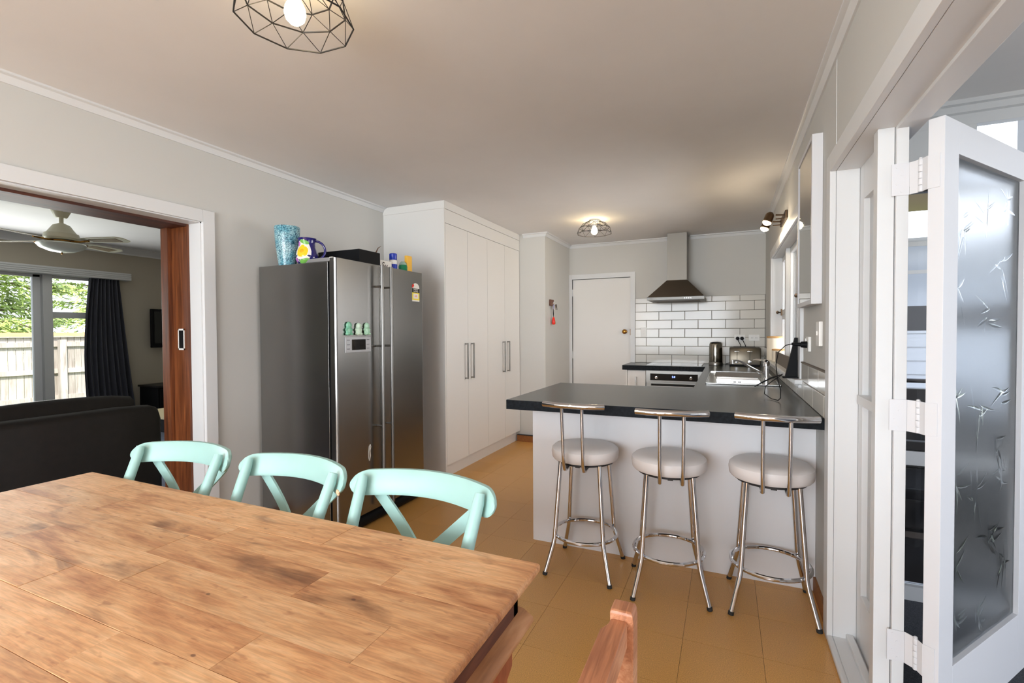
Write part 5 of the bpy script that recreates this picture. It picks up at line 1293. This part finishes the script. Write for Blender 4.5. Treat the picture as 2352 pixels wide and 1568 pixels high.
MB().tube([(-.187, -.178, .25), (.187, -.178, .25)], .009, 10).build('front_stretcher', m_mint, ch)
ch.location = (-.812, .805, 0); ch.rotation_euler = (0, 0, math.radians(-1)); ch['label'] = 'mint cross-back chair nearest the breakfast bar, behind the table end'
c2_ = dup(ch, (-1.330, .800, 0), math.radians(-3), 'middle mint cross-back chair, with a paint chip on its crest rail')
cpb = MB()
for dx, dz, r in ((.232, .803, .007), (.240, .799, .004), (.224, .806, .003)):
    yy = arc(dx) + (dz - .826) * .35 - .0115
    cpb.lathe([(r, -.0012), (r, .002)], (dx, yy, dz), 9, axis=1)
tag(cpb.build('paint_chip', mk('bare_wood_chip', srgb(232, 176, 140), .7), c2_), 'bare peach-coloured chip in the mint paint')
c3_ = dup(ch, (-1.835, .785, 0), math.radians(5), 'mint cross-back chair in front of the living room opening')

# ---------------------------------------------------------------- dining table
tb = thing('dining_table', 'long rustic timber dining table with worn patchwork plank top', 'table', (-1.31, .52, 0))
TX0, TX1, TY1, TY0, TZ = -2.235, -.386, 1.022, .02, .76
rows = [(1.022, .886, [-.925, -1.45, -1.93]), (.886, .795, [-1.21, -.66, -1.75]), (.795, .690, [-1.285, -.80, -1.85]), (.690, .585, [-1.188, -.55, -1.70]),
        (.585, .485, [-.744, -1.36, -1.98]), (.485, .38, [-.98, -1.55, -.60]), (.38, .28, [-1.3, -.85, -1.8]), (.28, .18, [-1.1, -.6, -1.7]), (.18, .02, [-1.4, -.9, -1.9])]
for y1, y0, cuts in rows:
    c = [TX0] + sorted(cuts) + [TX1]
    for a, b in zip(c[:-1], c[1:]):
        me = bpy.data.meshes.new('plank'); bm = bmesh.new()
        zt = TZ + random.uniform(-.0006, .0004)
        g = .0004
        mb = bx(a + (g if a != TX0 else 0), b - (g if b != TX1 else 0), y0 + (g if y0 != TY0 else 0), y1 - (g if y1 != TY1 else 0), .738, zt)
        vs = [bm.verts.new(v - LOC[tb.name]) for v in mb.v]
        for f in mb.f: bm.faces.new([vs[i] for i in f])
        bmesh.ops.recalc_face_normals(bm, faces=bm.faces)
        L0 = LOC[tb.name]

        def outer(e):
            m_ = (e.verts[0].co + e.verts[1].co) / 2 + L0
            return (abs(m_.y - TY1) < 1e-4 or abs(m_.x - TX1) < 1e-4 or abs(m_.x - TX0) < 1e-4 or abs(m_.y - TY0) < 1e-4)
        hor = [e for e in bm.edges if outer(e) and abs(e.verts[0].co.z - e.verts[1].co.z) < 1e-4]
        ver = [e for e in bm.edges if abs(e.verts[0].co.z - e.verts[1].co.z) > .01 and abs((e.verts[0].co + L0).x - TX1) < 1e-4 and abs((e.verts[0].co + L0).y - TY1) < 1e-4]
        if hor: bmesh.ops.bevel(bm, geom=hor + ver, offset=.0085, segments=4, affect='EDGES', profile=.5)
        else: bmesh.ops.bevel(bm, geom=[e for e in bm.edges if abs(e.verts[0].co.z - e.verts[1].co.z) < 1e-4], offset=.0006, segments=1, affect='EDGES')
        bm.to_mesh(me); bm.free()
        for p in me.polygons: p.use_smooth = True
        me.set_sharp_from_angle(angle=math.radians(40)); me.materials.append(m_top)
        o = bpy.data.objects.new('plank', me); COL.objects.link(o); o.parent = tb; weighted(o)
AX0, AX1, AY0, AY1 = TX0 + .045, TX1 - .044, TY0 + .045, TY1 - .035
for nm, a in (('end_apron', (AX1 - .022, AX1, AY0, AY1)), ('end_apron', (AX0, AX0 + .022, AY0, AY1)), ('side_apron', (AX0, AX1, AY1 - .022, AY1)), ('side_apron', (AX0, AX1, AY0, AY0 + .022))):
    bx(*a, .625, .738).build(nm, m_apron, tb)
# rounded ledge moulding under the end apron
MB().prism([(AX1 - .01, .618), (AX1 + .012, .616), (AX1 + .025, .620), (AX1 + .030, .629), (AX1 + .028, .638), (AX1 + .018, .644), (AX1 + .005, .652), (AX1 - .01, .654)], 1, AY0 - .02, AY1 + .022).build('ledge_moulding', m_ledge, tb, angle=50)
MB().prism([(AX0 + .01, .636), (AX0 - .02, .636), (AX0 - .024, .648), (AX0 + .01, .668)], 1, AY0 - .02, AY1 + .02).build('ledge_moulding', m_ledge, tb, bevel=.003)
MB().prism([(AY1 - .01, .636), (AY1 + .02, .636), (AY1 + .022, .648), (AY1 - .01, .668)], 0, AX0 - .02, AX1 - .005).build('ledge_moulding', m_ledge, tb, bevel=.003)
# iron latch plate near the corner
bx(AX1, AX1 + .004, AY1 - .06, AY1 - .035, .688, .722).build('iron_plate', m_blackm, tb, bevel=.002)
for x in (AX0 + .01, AX1 - .095):
    for y in (AY0 + .005, AY1 - .09):
        w = .085; cx_, cy_ = x + w / 2, y + w / 2; secs = []
        for z, k in ((.64, 1), (.535, 1), (.505, .80), (.475, .78), (.455, .62), (.43, .88), (.42, .95), (.40, .80), (.12, .55), (.11, .8), (.09, .85), (0, .7)):
            r = w / 2 * k; c_ = .006 * k
            secs.append([Vector((cx_ + sx_, cy_ + sy_, z)) for sx_, sy_ in ((-r, -r + c_), (-r, r - c_), (-r + c_, r), (r - c_, r), (r, r - c_), (r, -r + c_), (r - c_, -r), (-r + c_, -r))])
        MB().sweep(secs).build('leg', m_leg, tb, angle=30)

# ---------------------------------------------------------------- rustic chair at the table end
rc = thing('rustic_chair', 'reddish timber chair at the table end, only its back top visible', 'chair', (-.30, .56, 0))
for y in (.30, .780):
    secs = []
    for z, dx, w in ((0, .040, .032), (.45, .0, .036), (.795, 0, .038), (.825, 0, .038), (.838, -.001, .037), (.842, -.001, .031)):
        secs.append([Vector((-.151 + dx + a * w / 2, y + b * w / 2, z)) for a, b in ((-1, -1), (1, -1), (1, 1), (-1, 1))])
    MB().sweep(secs).build('back_post', m_rust, rc, bevel=.0025)
MB().prism([(-.178, .300), (-.142, .300), (-.142, .762), (-.168, .762), (-.170, .745), (-.178, .728)], 2, .785, .828).build('crest_rail', m_rust, rc, bevel=.003)
MB().prism([(-.176, .300), (-.150, .300), (-.150, .765), (-.176, .765)], 2, .60, .64).build('lower_rail', m_rust, rc, bevel=.003)
for k in range(4):
    bx(-.170, -.156, .355 + .098 * k, .405 + .098 * k, .64, .785).build('back_slat', m_rust, rc, bevel=.002)
bx(-.53, -.155, .32, .765, .43, .455).build('seat', m_rust, rc, bevel=.004)
for y in (.33, .72): bx(-.525, -.485, y, y + .04, 0, .43).build('front_leg', m_rust, rc, bevel=.002)
for y in (.30, .775): bx(-.50, -.145, y - .005, y + .012, .22, .25).build('stretcher', m_rust, rc, bevel=.002)
